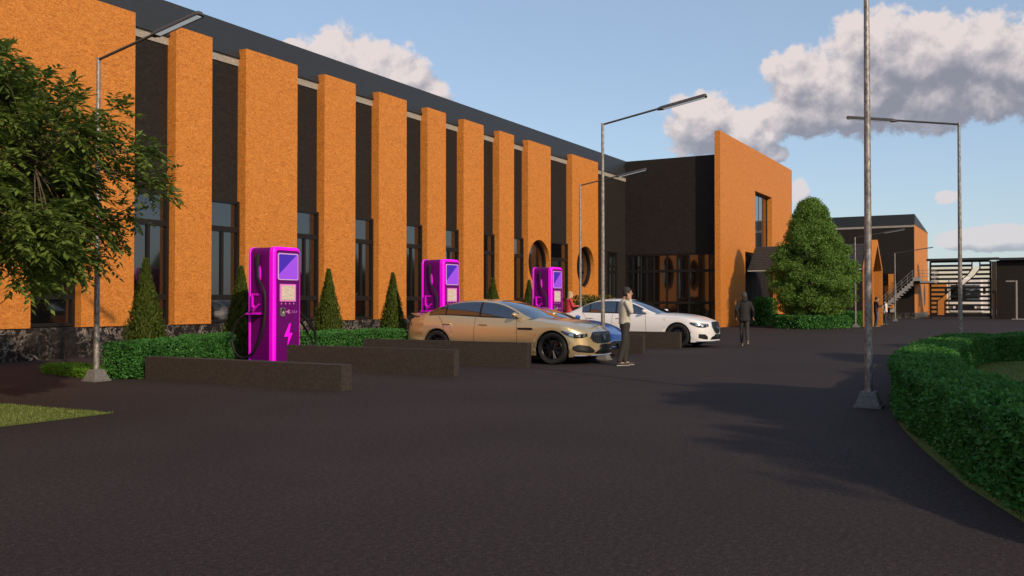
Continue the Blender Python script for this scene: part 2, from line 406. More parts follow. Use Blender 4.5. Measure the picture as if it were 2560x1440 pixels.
# ------------------------------------------------------------------ main building
D = 20.8; YW = 21.14; ZT = 9.17; XE = 51.09
bl = empty('building', (30, D, 0))
tag(bl, 'long black hall with bright orange vertical fins, tall windows and a black end wing', 'building')
def part(name, mb, m, parent=None, **kw):
    root = parent or bl
    loc = W(root) if root.parent is None else (0, 0, 0)
    return mb.build(name, m, root, loc, **kw)
# plinth in three lengths, wall, band, parapet
b = MB(); b.box(-12, 51.08, D+.05, 30, 0, .78); part('plinth', b, 'marble')
b = MB(); b.box(-12, XE+12, YW, 31, .78, 8.66); part('wall', b, 'black_wall')
b = MB(); b.box(-12, XE+.0, YW-.03, 31, 8.66, 8.9); part('cornice_band', b, 'band_grey')
b = MB(); b.prism([(YW-.10, 8.9), (YW+.16, 9.98), (31, 9.98), (31, 8.9)], 'x', -12, XE+11.9); part('roof', b, 'roof_black')
FINS = [(14.65, 16.2), (17.54, 18.85), (20.17, 22.43), (23.75, 25.39), (26.73, 28.45), (29.84, 31.16), (32.51, 34.14), (35.49, 36.85), (38.21, 40.59), (43.04, 46.34)]
def fin_box(x0, x1):
    b = MB(); b.box(x0, x1, D, YW+.3, .78, ZT); return b
def fin_hole(x0, x1, cx, cz, r):
    b = MB(); N = 64; ring = []; rect = []
    corners = []
    for k in range(N):
        a = 2*PI*k/N; ca, sa = math.cos(a), math.sin(a); ring.append((cx+r*ca, cz+r*sa))
        tx = ((x1-cx)/ca if ca > 0 else (x0-cx)/ca) if abs(ca) > 1e-6 else 1e9
        tz = ((ZT-cz)/sa if sa > 0 else (.78-cz)/sa) if abs(sa) > 1e-6 else 1e9
        t = min(tx, tz); rect.append((cx+t*ca, cz+t*sa))
    cor = [(x1, ZT), (x0, ZT), (x0, .78), (x1, .78)]
    def side(p):
        e = 1e-4
        return 0 if abs(p[0]-x1) < e else 1 if abs(p[1]-ZT) < e else 2 if abs(p[0]-x0) < e else 3
    for y, fl in ((D, 0), (YW+.3, 1)):
        for k in range(N):
            k2 = (k+1) % N
            vs = [(ring[k][0], y, ring[k][1]), (rect[k][0], y, rect[k][1])]
            if side(rect[k]) != side(rect[k2]):
                s0 = side(rect[k]); c = {0: (x1, ZT), 1: (x0, ZT), 2: (x0, .78), 3: (x1, .78)}[s0]
                vs.append((c[0], y, c[1]))
            vs += [(rect[k2][0], y, rect[k2][1]), (ring[k2][0], y, ring[k2][1])]
            b.add(vs, [tuple(range(len(vs)))])
    for k in range(N):
        k2 = (k+1) % N
        b.add([(ring[k][0], D, ring[k][1]), (ring[k2][0], D, ring[k2][1]), (ring[k2][0], YW+.3, ring[k2][1]), (ring[k][0], YW+.3, ring[k][1])], [(0, 1, 2, 3)])
    for (xa, za), (xb, zb) in zip(cor, cor[1:]+cor[:1]):
        b.add([(xa, D, za), (xb, D, zb), (xb, YW+.3, zb), (xa, YW+.3, za)], [(0, 1, 2, 3)])
    return b
# leftmost fin: wide panel that bridges over an opening
b = MB(); b.box(-12, 13.31, D, YW+.3, .78, ZT); b.box(13.31, 14.65, D, YW+.3, 3.9, ZT); b.box(14.65, 16.2, D, YW+.3, .78, ZT)
tag(part('fin', b, 'orange'), 'very wide orange panel bridging over a window')
HOLES = [(39.37, 3.33, 1.12), (44.72, 3.30, 1.12)]
for i, (x0, x1) in enumerate(FINS[1:]):
    if i >= 7:
        cx, cz, r = HOLES[i-7]
        o = part('fin', fin_hole(x0, x1, cx, cz, r), 'orange'); tag(o, 'orange fin pierced by a big round hole')
    else: part('fin', fin_box(x0, x1), 'orange')
def window(x0, x1, y, zs, mull, root, name='window', depth=.09, fw=.085, axis='y', z_mull=None):
    """frame with transoms at zs (bottom..top pairs) and vertical mullions"""
    b = MB()
    def bx(a0, a1, z0, z1, d0, d1):
        if axis == 'y': b.box(a0, a1, y-d1, y+.01-d0, z0, z1)
        else: b.box(y-d1, y+.01-d0, a0, a1, z0, z1)
    z0, z1 = zs[0], zs[-1]
    bx(x0, x0+fw, z0, z1, 0, depth); bx(x1-fw, x1, z0, z1, 0, depth)
    bx(x0+fw, x1-fw, z1-fw, z1, 0, depth-.003); bx(x0+fw, x1-fw, z0, z0+fw, 0, depth-.003)
    for z in zs[1:-1]: bx(x0+fw, x1-fw, z-.08, z+.08, 0, depth-.006)
    for m_ in mull:
        a, c = (z_mull if z_mull else (z0+fw, z1-fw)); bx(m_-.045, m_+.045, a, c, 0, depth-.02)
    o = part(name, b, 'frame_dark', root)
    p = MB()
    if axis == 'y': p.add([(x0, y-.02, z0), (x1, y-.02, z0), (x1, y-.02, z1), (x0, y-.02, z1)], [(0, 1, 2, 3)])
    else: p.add([(y-.02, x0, z0), (y-.02, x1, z0), (y-.02, x1, z1), (y-.02, x0, z1)], [(0, 1, 2, 3)])
    p.build('pane', 'window_glass', o)
    return o
GAPS = [(13.31, 14.65), (16.2, 17.54), (18.85, 20.17), (22.43, 23.75), (25.39, 26.73), (28.45, 29.84), (31.16, 32.51), (34.14, 35.49), (36.85, 38.21), (40.59, 43.04)]
for i, (x0, x1) in enumerate(GAPS):
    xm = (x0+x1)/2
    ml = [xm] if i < 9 else [x0+.62, x1-.8]
    window(x0+.004, x1-.004, YW-.01, [.80, 1.55, 3.61, 4.48], ml, bl, z_mull=(1.63, 3.53))
for (cx, cz, r) in HOLES:
    b = MB(); b.lathe([(r+.03, YW-.02), (r+.03, YW-.12), (r-.10, YW-.12), (r-.10, YW-.02)], (cx, 0, cz), 'y', 64); 
    o = part('round_window', b, 'frame_dark')
    p = MB(); N = 64; p.add([(cx+(r-.05)*math.cos(2*PI*k/N), YW-.03, cz+(r-.05)*math.sin(2*PI*k/N)) for k in range(N)], [tuple(range(N))])
    p.build('pane', 'window_glass', o)
window(48.40, 49.62, YW-.01, [.80, 3.55, 4.35], [49.0], bl, z_mull=(.9, 3.45))
# end wing
b = MB(); b.box(XE, XE+12, 15.5, YW-.001, 4.25, 9.88); b.box(XE+.12, XE+12, 15.5, YW-.001, 0, 4.25); part('wing_wall', b, 'black_wall')
cw = window(15.55, YW-.02, XE+.11, [.05, 1.38, 3.24, 4.24], [15.98, 16.6, 17.21, 17.9, 18.55, 19.35, 19.8, 20.21, 20.69], bl, 'curtain_window', axis='x')
# tall orange screen wall with two openings
YO = 15.08
b = MB()
b.box(50.29, 55.42, YO, YO+.32, 0, 11.08); b.box(55.42, 57.8, YO, YO+.32, 4.5, 11.08); b.box(57.8, 62.1, YO, YO+.32, 8.47, 11.08)
b.box(62.1, 68.1, YO, YO+.32, 4.5, 11.08); b.box(63.6, 68.1, YO, YO+.32, 0, 4.5)
tag(part('screen_wall', b, 'orange'), 'tall orange screen wall rising above the black wing')
b = MB(); b.box(51.4, 68.1, YO+.9, YO+8, 0, 9.5); part('wing_wall', b, 'black_wall')
window(57.82, 62.08, YO+.36, [4.9, 8.46], [58.9, 59.95, 61.0], bl, 'window', .05)
window(55.44, 63.58, YO+.5, [.05, 3.4, 4.5], [56.3, 57.3, 58.4, 59.5, 60.6, 61.7, 62.7], bl, 'window', .12)
b = MB(); b.box(55.4, 63.6, YO+.32, YO+.55, 4.5, 4.9); part('spandrel', b, 'frame_dark')

# ------------------------------------------------------------------ porch canopy and portal frame
cn = empty('porch_canopy', (57.8, 11.7, 0)); tag(cn, 'gabled canopy with dark brown tiles running out from the orange screen wall', 'canopy')
X0, X1, XR, ZE, ZR = 55.85, 59.75, 57.8, 3.40, 4.90; YA, YB = 8.42, 15.04
b = MB(); nrow = 14
for k in range(nrow):
    f0, f1 = k/nrow, (k+1)/nrow
    for sx in (1, -1):
        xa = XR-sx*(XR-X0)*(1-f0)*1.0; xb = XR-sx*(XR-X0)*(1-f1); za = ZE+(ZR-ZE)*f0; zb = ZE+(ZR-ZE)*f1
        b.add([(xa, YA, za+.045), (xb, YA, zb+.012), (xb, YB, zb+.012), (xa, YB, za+.045)], [(0, 1, 2, 3)])
        b.add([(xa, YA, za+.045), (xa, YB, za+.045), (xa, YB, za-.01), (xa, YA, za-.01)], [(0, 1, 2, 3)])
part('tiled_roof', b, 'tile_brown', cn)
b = MB(); b.prism([(X0+.05, ZE-.03), (X1-.05, ZE-.03), (XR, ZR-.04)], 'y', YA+.02, YB-.02); part('ceiling', b, 'frame_dark', cn)
for xx in (X0, X1):
    b = MB(); b.box(xx-.07, xx+.05, YA, YB, ZE-.11, ZE-.035); part('gutter', b, 'gutter', cn)
for xx in (X0+.15, X1-.15):
    for yy in (YA+.4, 10.6, 12.8):
        b = MB(); b.box(xx-.06, xx+.06, yy-.06, yy+.06, 0, ZE-.03); part('post', b, 'frame_dark', cn)
pt = empty('portal_frame', (57.8, 8.1, 0)); tag(pt, 'orange house-shaped portal frame standing at the end of the tiled canopy', 'portal')
b = MB(); y0, y1 = 7.83, 8.38; T = .22
out = [(55.8, 0), (55.8, 3.42), (57.78, 5.12), (59.76, 3.42), (59.76, 0)]
inn = [(55.8+T, 0), (55.8+T, 3.32), (57.78, 4.82), (59.76-T, 3.32), (59.76-T, 0)]
for i in range(4):
    b.prism([out[i], out[i+1], inn[i+1], inn[i]], 'y', y0, y1)
part('frame', b, 'orange', pt)

# ------------------------------------------------------------------ far building with stair
X3, Y3 = 84.75, 8.53
fb = empty('far_building', (X3, Y3, 0)); tag(fb, 'far black building with sloping roof, orange gable side and outside stair', 'building')
b = MB(); b.box(X3, 96.4, Y3, 26, 0, .52); part('plinth', b, 'marble', fb)
b = MB(); b.box(X3+.03, 96.4, Y3+.03, 26, .52, 7.86); part('wall', b, 'black_wall', fb)
b = MB(); b.box(X3, 96.4, Y3+.032, 26, 7.86, 8.07); part('cornice_band', b, 'band_grey', fb)
b = MB(); b.box(X3+.001, 96.4, Y3, Y3+.03, .52, 8.07); part('gable_wall', b, 'orange', fb)
b = MB(); b.prism([(X3-.05, 8.07), (96.45, 8.07), (96.45, 8.1), (X3-.05, 8.96)], 'y', Y3-.03, 26); part('roof', b, 'roof_black', fb)
for xc in (88.9, 92.9):
    b = MB(); N = 24; b.prism([(xc+.62*math.sin(2*PI*k/N)*abs(math.sin(2*PI*k/N))**.3, 2.05+1.05*math.cos(2*PI*k/N)) for k in range(N)], 'y', Y3-.012, Y3+.02); part('slit_window', b, 'black_trim', fb)
b = MB(); b.box(X3-.04, X3+.02, 9.95, 11.3, 1.0, 3.95); o = part('window', b, 'window_glass', fb)
for z in (3.15,): 
    q = MB(); q.box(X3-.08, X3-.04, 9.95, 11.3, z-.09, z+.09); q.build('transom', 'frame_dark', o)
b = MB(); b.box(X3-.25, X3, 10.2, 10.6, .9, 3.85); part('pilaster', b, 'orange', fb)
b = MB(); b.box(X3-.12, X3, 10.15, 10.5, .55, 1.15); part('meter_box', b, 'gutter', fb)
st = empty('outside_stair', (84.2, 10, 0)); tag(st, 'grey concrete outside stair climbing to a railed landing on the far building', 'stair')
b = MB(); ns = 16; ys, ye, zs_, ze_ = 12.0, 8.56, 0.0, 3.2
xa, xb = 83.5, 84.6
for k in range(ns):
    ya = ys+(ye-ys)*k/ns; yb_ = ys+(ye-ys)*(k+1)/ns; zt = zs_+(ze_-zs_)*(k+1)/ns
    b.box(xa, xb, min(ya, yb_), max(ya, yb_), max(0, zt-.42), zt)
part('flight', b, 'stair_conc', st)
b = MB(); b.box(xa, 88.5, 6.95, 8.50, 3.04, 3.20); b.box(xa, 84.7, 8.0, 8.56, 3.04, 3.5); part('landing', b, 'stair_conc', st)
b = MB()
for dz in (.35, .62, .9): b.tube([(xa+.04, ys, dz), (xa+.04, 8.55, 3.2+dz)], .022, 6)
for k in range(0, ns+1, 2):
    yy = ys+(ye-ys)*k/ns; zz = zs_+(ze_-zs_)*k/ns; b.tube([(xa+.04, yy, zz), (xa+.04, yy, zz+.9)], .018, 6)
part('handrail', b, 'galvanised', st)
b = MB()
for dz in (.35, .62, .9): b.tube([(xa+.04, 8.5, 3.2+dz), (xa+.04, 7.0, 3.2+dz), (88.45, 7.0, 3.2+dz)], .022, 6)
for (x, y) in [(xa+.04, 7.8), (xa+.04, 7.0), (84.7, 7.0), (85.9, 7.0), (87.1, 7.0), (88.45, 7.0)]: b.tube([(x, y, 3.2), (x, y, 4.1)], .02, 6)
part('landing_rail', b, 'galvanised', st)

# ------------------------------------------------------------------ slatted gate and boundary wall
XG = 86.7
gt_ = empty('slatted_gate', (XG, 5.2, 0)); tag(gt_, 'black gate of horizontal slats crossed by a stepped diagonal band', 'gate')
def tri_band(z):      # centre Y of the diagonal open band at height z
    pts = [(0.3, 6.66), (1.5, 6.66), (2.0, 6.1), (3.75, 4.3), (4.25, 3.95), (4.9, 3.95)]
    for (za, ya), (zb, yb) in zip(pts, pts[1:]):
        if za <= z <= zb: return ya+(yb-ya)*(z-za)/(zb-za)
    return pts[0][1] if z < .3 else pts[-1][1]
b = MB(); nsl = 12
for k in range(nsl+1):
    z0 = .32+k*(4.5/nsl); z1 = z0+.19; c0 = tri_band((z0+z1)/2); hw = .28
    b.box(XG, XG+.06, 2.9, c0-hw, z0, z1); b.box(XG, XG+.06, c0+hw, 7.5, z0, z1)
part('slats', b, 'frame_dark', gt_)
b = MB(); b.box(XG-.03, XG+.09, 7.4, 7.55, 0, 4.9); b.box(XG-.03, XG+.09, 2.78, 2.93, 0, 4.9); b.box(XG-.03, XG+.09, 2.9, 7.4, .16, .32); b.box(XG-.03, XG+.09, 2.9, 7.4, 4.82, 4.98); part('frame', b, 'frame_dark', gt_)
b = MB()
zz = [.33, 1.5, 2.0, 3.75, 4.25, 4.82]
for sgn in (-1, 1):
    for za, zb in zip(zz, zz[1:]):
        ya, yb = tri_band(za)+sgn*.30, tri_band(zb)+sgn*.30
        b.prism([(ya-.05, za), (ya+.05, za), (yb+.05, zb), (yb-.05, zb)], 'x', XG-.02, XG+.08)
part('diagonal_band', b, 'frame_dark', gt_)
wr = empty('boundary_wall', (XG, -10, 0)); tag(wr, 'black boundary wall with flat coping to the right of the slatted gate', 'wall')
b = MB(); b.box(XG+.1, XG+.5, -45, 2.42, 0, 4.92); part('wall', b, 'black_wall', wr)
b = MB(); b.box(XG-.25, XG+.3, 2.43, 2.76, 0, 4.85); part('pillar', b, 'wall_brown', wr)
b = MB(); b.box(XG-.35, XG+.8, -45, 2.2, 4.92, 5.12); b.box(XG-.45, XG+.8, 2.21, 7.75, 4.99, 5.17); part('coping', b, 'roof_black', wr)

# ------------------------------------------------------------------ things seen through the gate
yb = empty('yard_building', (112, 4, 0)); tag(yb, 'low cream and orange building seen through the slats of the gate', 'building')
b = MB(); b.box(112, 120, -4, 14, 0, 5.3); part('wall', b, 'cream_wall', yb)
b = MB(); b.box(111.8, 112, 8.0, 12.5, 0, 3.6); part('panel', b, 'orange', yb); b = MB(); b.box(111.8, 112, .2, 3.6, .9, 4.0); part('panel', b, 'orange', yb)
bus = empty('parked_bus', (98, 5.4, 0)); tag(bus, 'white bus with a dark windscreen parked behind the slatted gate', 'bus')
b = MB(); b.box(98, 108, 3.9, 6.9, .4, 3.8); part('body', b, 'white_paint', bus, bevel=.15)
b = MB(); b.box(97.97, 98.02, 4.15, 6.65, 1.6, 3.1); part('windscreen', b, 'car_glass', bus)
b = MB(); b.box(97.96, 98.02, 4.6, 6.2, .75, 1.15); part('grille', b, 'black_trim', bus)
for yy in (4.2, 6.6):
    b = MB(); b.lathe([(.0, yy-.14), (.48, yy-.14), (.48, yy+.14), (0, yy+.14)], (99.2, 0, .48), 'y', 20); part('wheel', b, 'rubber', bus)
    b = MB(); b.box(97.95, 98.02, yy-.15, yy+.15, .85, 1.05); part('headlight', b, 'lamp_lens', bus)
for yy, s_ in ((3.75, -1), (7.05, 1)):
    b = MB(); b.box(97.6, 97.75, yy-.12, yy+.12, 2.2, 2.8); b.tube([(98.02, yy-s_*.2, 2.9), (97.68, yy, 2.8)], .025, 6); part('mirror', b, 'black_trim', bus)

# ------------------------------------------------------------------ parking divider walls
for (x, y0, y1, h, lab) in [(11.2, 9.45, 14.06, .41, 'low brown parking wall nearest the camera, in front of the largest purple charger'),
                       (14.44, 9.45, 13.66, .50, 'low brown parking wall just right of the nearest purple charger'),
                       (17.15, 9.35, 13.8, .535, 'low brown parking wall along the side of the gold car'),
                       (20.55, 9.3, 13.6, .50, 'low brown parking wall between the gold and the blue car'),
                       (23.45, 9.2, 13.6, .52, 'low brown parking wall between the blue car and the next bay, behind the man on the phone'),
                       (26.45, 9.19, 13.6, .50, 'low brown parking wall along the side of the white car')]:
    b = MB(); b.box(x, x+(.26 if x < 12 else .17), y0, y1, 0, h)
    o = b.build('low_wall', 'wall_brown', None); tag(o, lab, 'wall', 'low walls between the parking bays')

# ------------------------------------------------------------------ street lamps
def rot_loc(M, p): return M @ Vector(p)
def make_lamp(loc, rz, label, short=False):
    root = empty('street_lamp', loc, rz); tag(root, label, 'street lamp', 'street lamps')
    H = 5.78
    b = MB(); b.add([(x*a, y*a, z) for z, a in ((0, .175), (.03, .175), (.03, .155), (.21, .095)) for x, y in ((-1, -1), (1, -1), (1, 1), (-1, 1))],
                    [(0, 3, 2, 1)]+[(4*i+j, 4*i+(j+1) % 4, 4*i+4+(j+1) % 4, 4*i+4+j) for i in range(3) for j in range(4)]+[(12, 13, 14, 15)])
    b.build('base', 'concrete', root)
    b = MB(); b.tube([(0, 0, .2), (0, 0, 2.2), (0, 0, 4.2), (0, 0, H)], [.052, .047, .040, .034], 14); b.build('pole', 'galvanised', root, smooth=True)
    b = MB(); b.tube([(0, -.02, H-.03), (0, -1.5, H-.03+.245)], .024, 10); b.build('arm', 'lamp_housing', root, smooth=True)
    # long shallow luminaire
    ang = math.atan2(.43, 2.6); M = Matrix.Translation((0, -1.40, H+.19)) @ Matrix.Rotation(-ang, 4, 'X')
    L_ = 1.22; prof = [(-.085, -.035), (-.075, .005), (-.04, .045), (.04, .045), (.075, .005), (.085, -.035), (.06, -.035), (.055, -.02), (-.055, -.02), (-.06, -.035)]
    b = MB(); n = len(prof); sc = [(0, .55), (-.12, 1), (-L_+.03, 1), (-L_, .8)]
    b.add([M @ Vector((x*s_, y_, z*s_)) for y_, s_ in sc for x, z in prof], [tuple(range(n))[::-1], tuple(range(3*n, 4*n))]+[(i*n+j, i*n+(j+1) % n, (i+1)*n+(j+1) % n, (i+1)*n+j) for i in range(3) for j in range(n)])
    h = b.build('lamp_head', 'lamp_housing', root, bevel=0)
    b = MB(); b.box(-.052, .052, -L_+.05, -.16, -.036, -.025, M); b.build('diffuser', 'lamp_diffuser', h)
    return root
LAMPS = [((10.5, 14.47, 0), 0, 'street lamp in front of the leafy tree, beside the nearest low wall'),
         ((20.44, 9.05, 0), 0, 'street lamp rising behind the nose of the gold car and the man on the phone'),
         ((12.98, 1.88, 0), 0, 'nearest tall street lamp pole, standing alone left of the curved hedge'),
         ((24.7, 1.47, 0), PI, 'street lamp behind the curved hedge whose arm points left'),
         ((30.7, 14.5, 0), 0, 'street lamp behind the tail of the white car'),
         ((54.3, 8.55, 0), 0, 'thin far street lamp between the round tree and the orange portal frame'),
         ((73.2, 8.72, 0), 0, 'far street lamp in front of the outside stair of the far building')]
lamp0 = None
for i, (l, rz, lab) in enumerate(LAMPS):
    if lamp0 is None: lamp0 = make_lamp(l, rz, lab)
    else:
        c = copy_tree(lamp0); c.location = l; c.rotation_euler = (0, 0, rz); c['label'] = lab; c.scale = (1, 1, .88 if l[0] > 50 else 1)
sm = empty('small_lamp', (85.6, .95, 0)); tag(sm, 'small pale bollard-like lamp with short side arm before the boundary wall', 'lamp')
b = MB(); b.tube([(0, 0, 0), (0, 0, 3.2)], .075, 8); b.build('pole', 'stair_conc', sm)
b = MB(); b.box(-.06, .06, 0.07, .75, 3.1, 3.2); b.build('arm', 'stair_conc', sm)
b = MB(); b.box(-.3, .3, -1.6, .35, 0, .06); b.build('base', 'stair_conc', sm)

# ------------------------------------------------------------------ charging stations
def make_charger(loc, label):
    root = empty('charging_station', loc); tag(root, label, 'charging station', 'purple charging stations')
    W_, D_, H = .86, .75, 2.64
    def rr(x0, x1, z0, z1, r, n=6):       # outline with rounded top corners, base square
        pts = [(x0, z0), (x1, z0)]
        pts += [(x1-r+r*math.cos(a), z1-r+r*math.sin(a)) for a in [PI/2*k/n for k in range(n+1)]]
        pts += [(x0+r-r*math.sin(a), z1-r+r*math.cos(a)) for a in [PI/2*k/n for k in range(n+1)]]
        return pts
    b = MB(); b.prism(rr(.012, W_-.012, 0, H-.012, .12), 'y', .05, D_-.05); b.build('cabinet', 'magenta_dark', root, smooth=True)
    def ring(y0, y1, l, r_, t, name):
        o = rr(0, W_, 0, H, .13); i = rr(l, W_-r_, 0, H-t, .075); b = MB(); n = len(o)
        c = .022
        oc = rr(c, W_-c, 0, H-c, .11)
        for (pa, ya), (pb, yb_) in (((i, y0), (oc, y0)), ((oc, y0), (o, y0+c)), ((o, y0+c), (o, y1)), ((o, y1), (i, y1)), ((i, y1), (i, y0))):
            for k in range(1, n):
                k2 = (k+1) % n
                b.add([(pa[k][0], ya, pa[k][1]), (pa[k2][0], ya, pa[k2][1]), (pb[k2][0], yb_, pb[k2][1]), (pb[k][0], yb_, pb[k][1])], [(0, 1, 2, 3)])
        return b.build(name, 'magenta', root, smooth=True)
    ring(0, .125, .085, .035, .075, 'front_rim'); ring(D_-.06, D_, .04, .04, .04, 'rear_rim')
    b = MB(); b.prism(rr(.085, W_-.035, .0, H-.075, .075), 'y', .012, .05); b.build('front_panel', 'magenta_dark', root)
    def rrect(x0, x1, z0, z1, r, n=5):
        cs = [(x1-r, z1-r, 0), (x0+r, z1-r, 1), (x0+r, z0+r, 2), (x1-r, z0+r, 3)]
        return [(cx+r*math.cos(PI/2*(q+k/n)), cz+r*math.sin(PI/2*(q+k/n))) for cx, cz, q in cs for k in range(n+1)]
    b = MB(); b.prism(rrect(.135, .775, 1.90, 2.50, .04), 'y', -.008, .014); f = b.build('screen', 'screen_frame', root)
    b = MB(); b.prism(rrect(.158, .752, 1.923, 2.477, .03), 'y', -.012, -.004); b.build('screen_picture', 'screen_picture', f)
    b = MB(); b.prism(rrect(.20, .70, 1.42, 1.81, .01), 'y', -.006, .014); f = b.build('notice_panel', 'pink_frame', root)
    b = MB(); b.prism(rrect(.245, .655, 1.455, 1.775, .01), 'y', -.010, -.004); b.build('notice_sheet', 'cream_panel', f)
    for k in range(4):
        b = MB(); x = .255+k*.13; b.prism([(x-.018, 1.358), (x+.010, 1.354), (x+.020, 1.375), (x+.004, 1.391), (x-.014, 1.387)], 'y', .004, .014); b.build('button', 'icon_pink', root)
    b = MB(); b.prism(rrect(.215, .345, 1.09, 1.28, .02), 'y', -.02, .014); f = b.build('socket', 'concrete', root)
    b = MB(); b.box(.235, .325, 1.145, 1.265, -.026, -.018) if False else b.prism([(.235, 1.145), (.325, 1.145), (.325, 1.265), (.235, 1.265)], 'y', -.025, -.018); b.build('socket_face', 'black_trim', f)
    b = MB(); b.prism([(.255, 1.155), (.305, 1.155), (.305, 1.18), (.292, 1.18), (.292, 1.205), (.268, 1.205), (.268, 1.18), (.255, 1.18)], 'y', -.029, -.024); b.build('card_symbol', 'sole_white', f)
    # plug symbol with three chevrons
    b = MB(); z = 1.19
    b.prism([(.385, z-.014), (.45, z-.014), (.45, z+.014), (.385, z+.014)], 'y', .004, .014)
    b.prism([(.45, z-.02), (.475, z-.045), (.50, z-.045), (.50, z+.045), (.475, z+.045), (.45, z+.02)], 'y', .004, .014)
    b.prism([(.498, z+.018), (.54, z+.018), (.54, z+.03), (.498, z+.03)], 'y', .005, .015); b.prism([(.498, z-.03), (.54, z-.03), (.54, z-.018), (.498, z-.018)], 'y', .005, .015)
    b.build('plug_symbol', 'icon_pink', root)
    for k in range(3):
        b = MB(); x = .60+k*.06; b.prism([(x, z-.03), (x+.03, z), (x, z+.03), (x-.012, z+.03), (x+.016, z), (x-.012, z-.03)], 'y', .004, .014); b.build('chevron', 'icon_pink', root)
    bolt = [(.50, .93), (.545, .93), (.50, .71), (.60, .71), (.43, .40), (.47, .63), (.33, .63)]
    b = MB(); b.prism(bolt, 'y', -.004, .014); b.build('lightning_bolt', 'magenta', root)
    b = MB(); cx = .47; cz = .67; b.prism([(cx+(x-cx)*1.16-.012, cz+(z_-cz)*1.09-.012) for x, z_ in bolt], 'y', .006, .0135); b.build('bolt_shadow_inlay', 'cable_black', root)
    for sd in (0, 1):
        def q(x, y, z): return (-x, y, z) if sd == 0 else (W_+x, y, z)
        b = MB(); b.tube([q(.03, .44, 2.47), q(.045, .44, 2.30), q(.05, .43, 2.15)], [.048, .040, .03], 8)
        sw = (lambda z: 0) if sd == 0 else (lambda z: .62*math.sin(PI*min(1, max(0, (1.15-z)/1.25))))    # the far cable swings outwards
        b.tube([q(x+sw(z), y if sd == 0 or z > 1.3 else .15+(y-.155)*.3, z) for x, y, z in [(.05, .43, 2.15), (.06, .41, 1.98), (.08, .33, 1.84), (.10, .23, 1.74), (.10, .17, 1.62), (.10, .155, 1.45), (.10, .155, 1.2), (.11, .17, .95), (.12, .22, .72), (.13, .32, .48), (.14, .46, .30), (.15, .62, .19), (.15, .78, .155), (.15, .92, .20), (.15, 1.04, .32), (.15, 1.10, .50), (.15, 1.10, .68), (.14, 1.03, .86), (.13, .92, 1.0), (.12, .80, 1.09), (.12, .70, 1.12), (.12, .60, 1.16), (.14, .5, 1.22)]], .028, 8)
        b.build('cable', 'cable_black', root, smooth=True)
        b = MB(); b.ell(q(.02, .40, 2.02), (.012, .045, .20)) ; b.build('cable_recess', 'magenta', root, smooth=True)
        def bx(x0, x1, y0, y1, z0, z1, name, m, bev=.008):
            a = q(x0, y0, z0); c = q(x1, y1, z1); b = MB(); b.box(min(a[0], c[0]), max(a[0], c[0]), y0, y1, z0, z1); return b.build(name, m, root, bevel=bev)
        h = bx(-.02, .05, .28, .60, 1.13, 1.60, 'holster', 'magenta_dark')
        hh = bx(.045, .075, .55, .60, 1.28, 1.60, 'holster_arm', 'magenta'); bx(.045, .075, .40, .548, 1.55, 1.60, 'holster_arm', 'magenta_mid')
        b = MB(); a = q(.0, 0, 0)[0]; c = q(.17, 0, 0)[0]
        b.prism([(min(a, c), 1.13), (max(a, c), 1.13), (max(a, c), 1.16 if sd else 1.19), (min(a, c), 1.19 if sd else 1.16)], 'y', .32, .68); b.build('holster_tray', 'magenta_mid', root)
        b = MB(); b.tube([q(.10, .33, 1.36), q(.10, .50, 1.23), q(.10, .56, 1.18)], [.022, .03, .034], 8); b.ell(q(.06, .55, 1.30), (.04, .05, .045)); b.build('plug', 'magenta_mid', root, smooth=True)
    return root
ch0 = make_charger((14.9, 14.5, 0), 'nearest and largest purple charging station, standing left of all the cars')
for l, lab in (((21.6, 14.5, 0), 'purple charging station seen over the rear of the gold car'), ((28.35, 14.5, 0), 'farthest purple charging station, seen between the gold and the white car')):
    c = copy_tree(ch0); c.location = l; c['label'] = lab

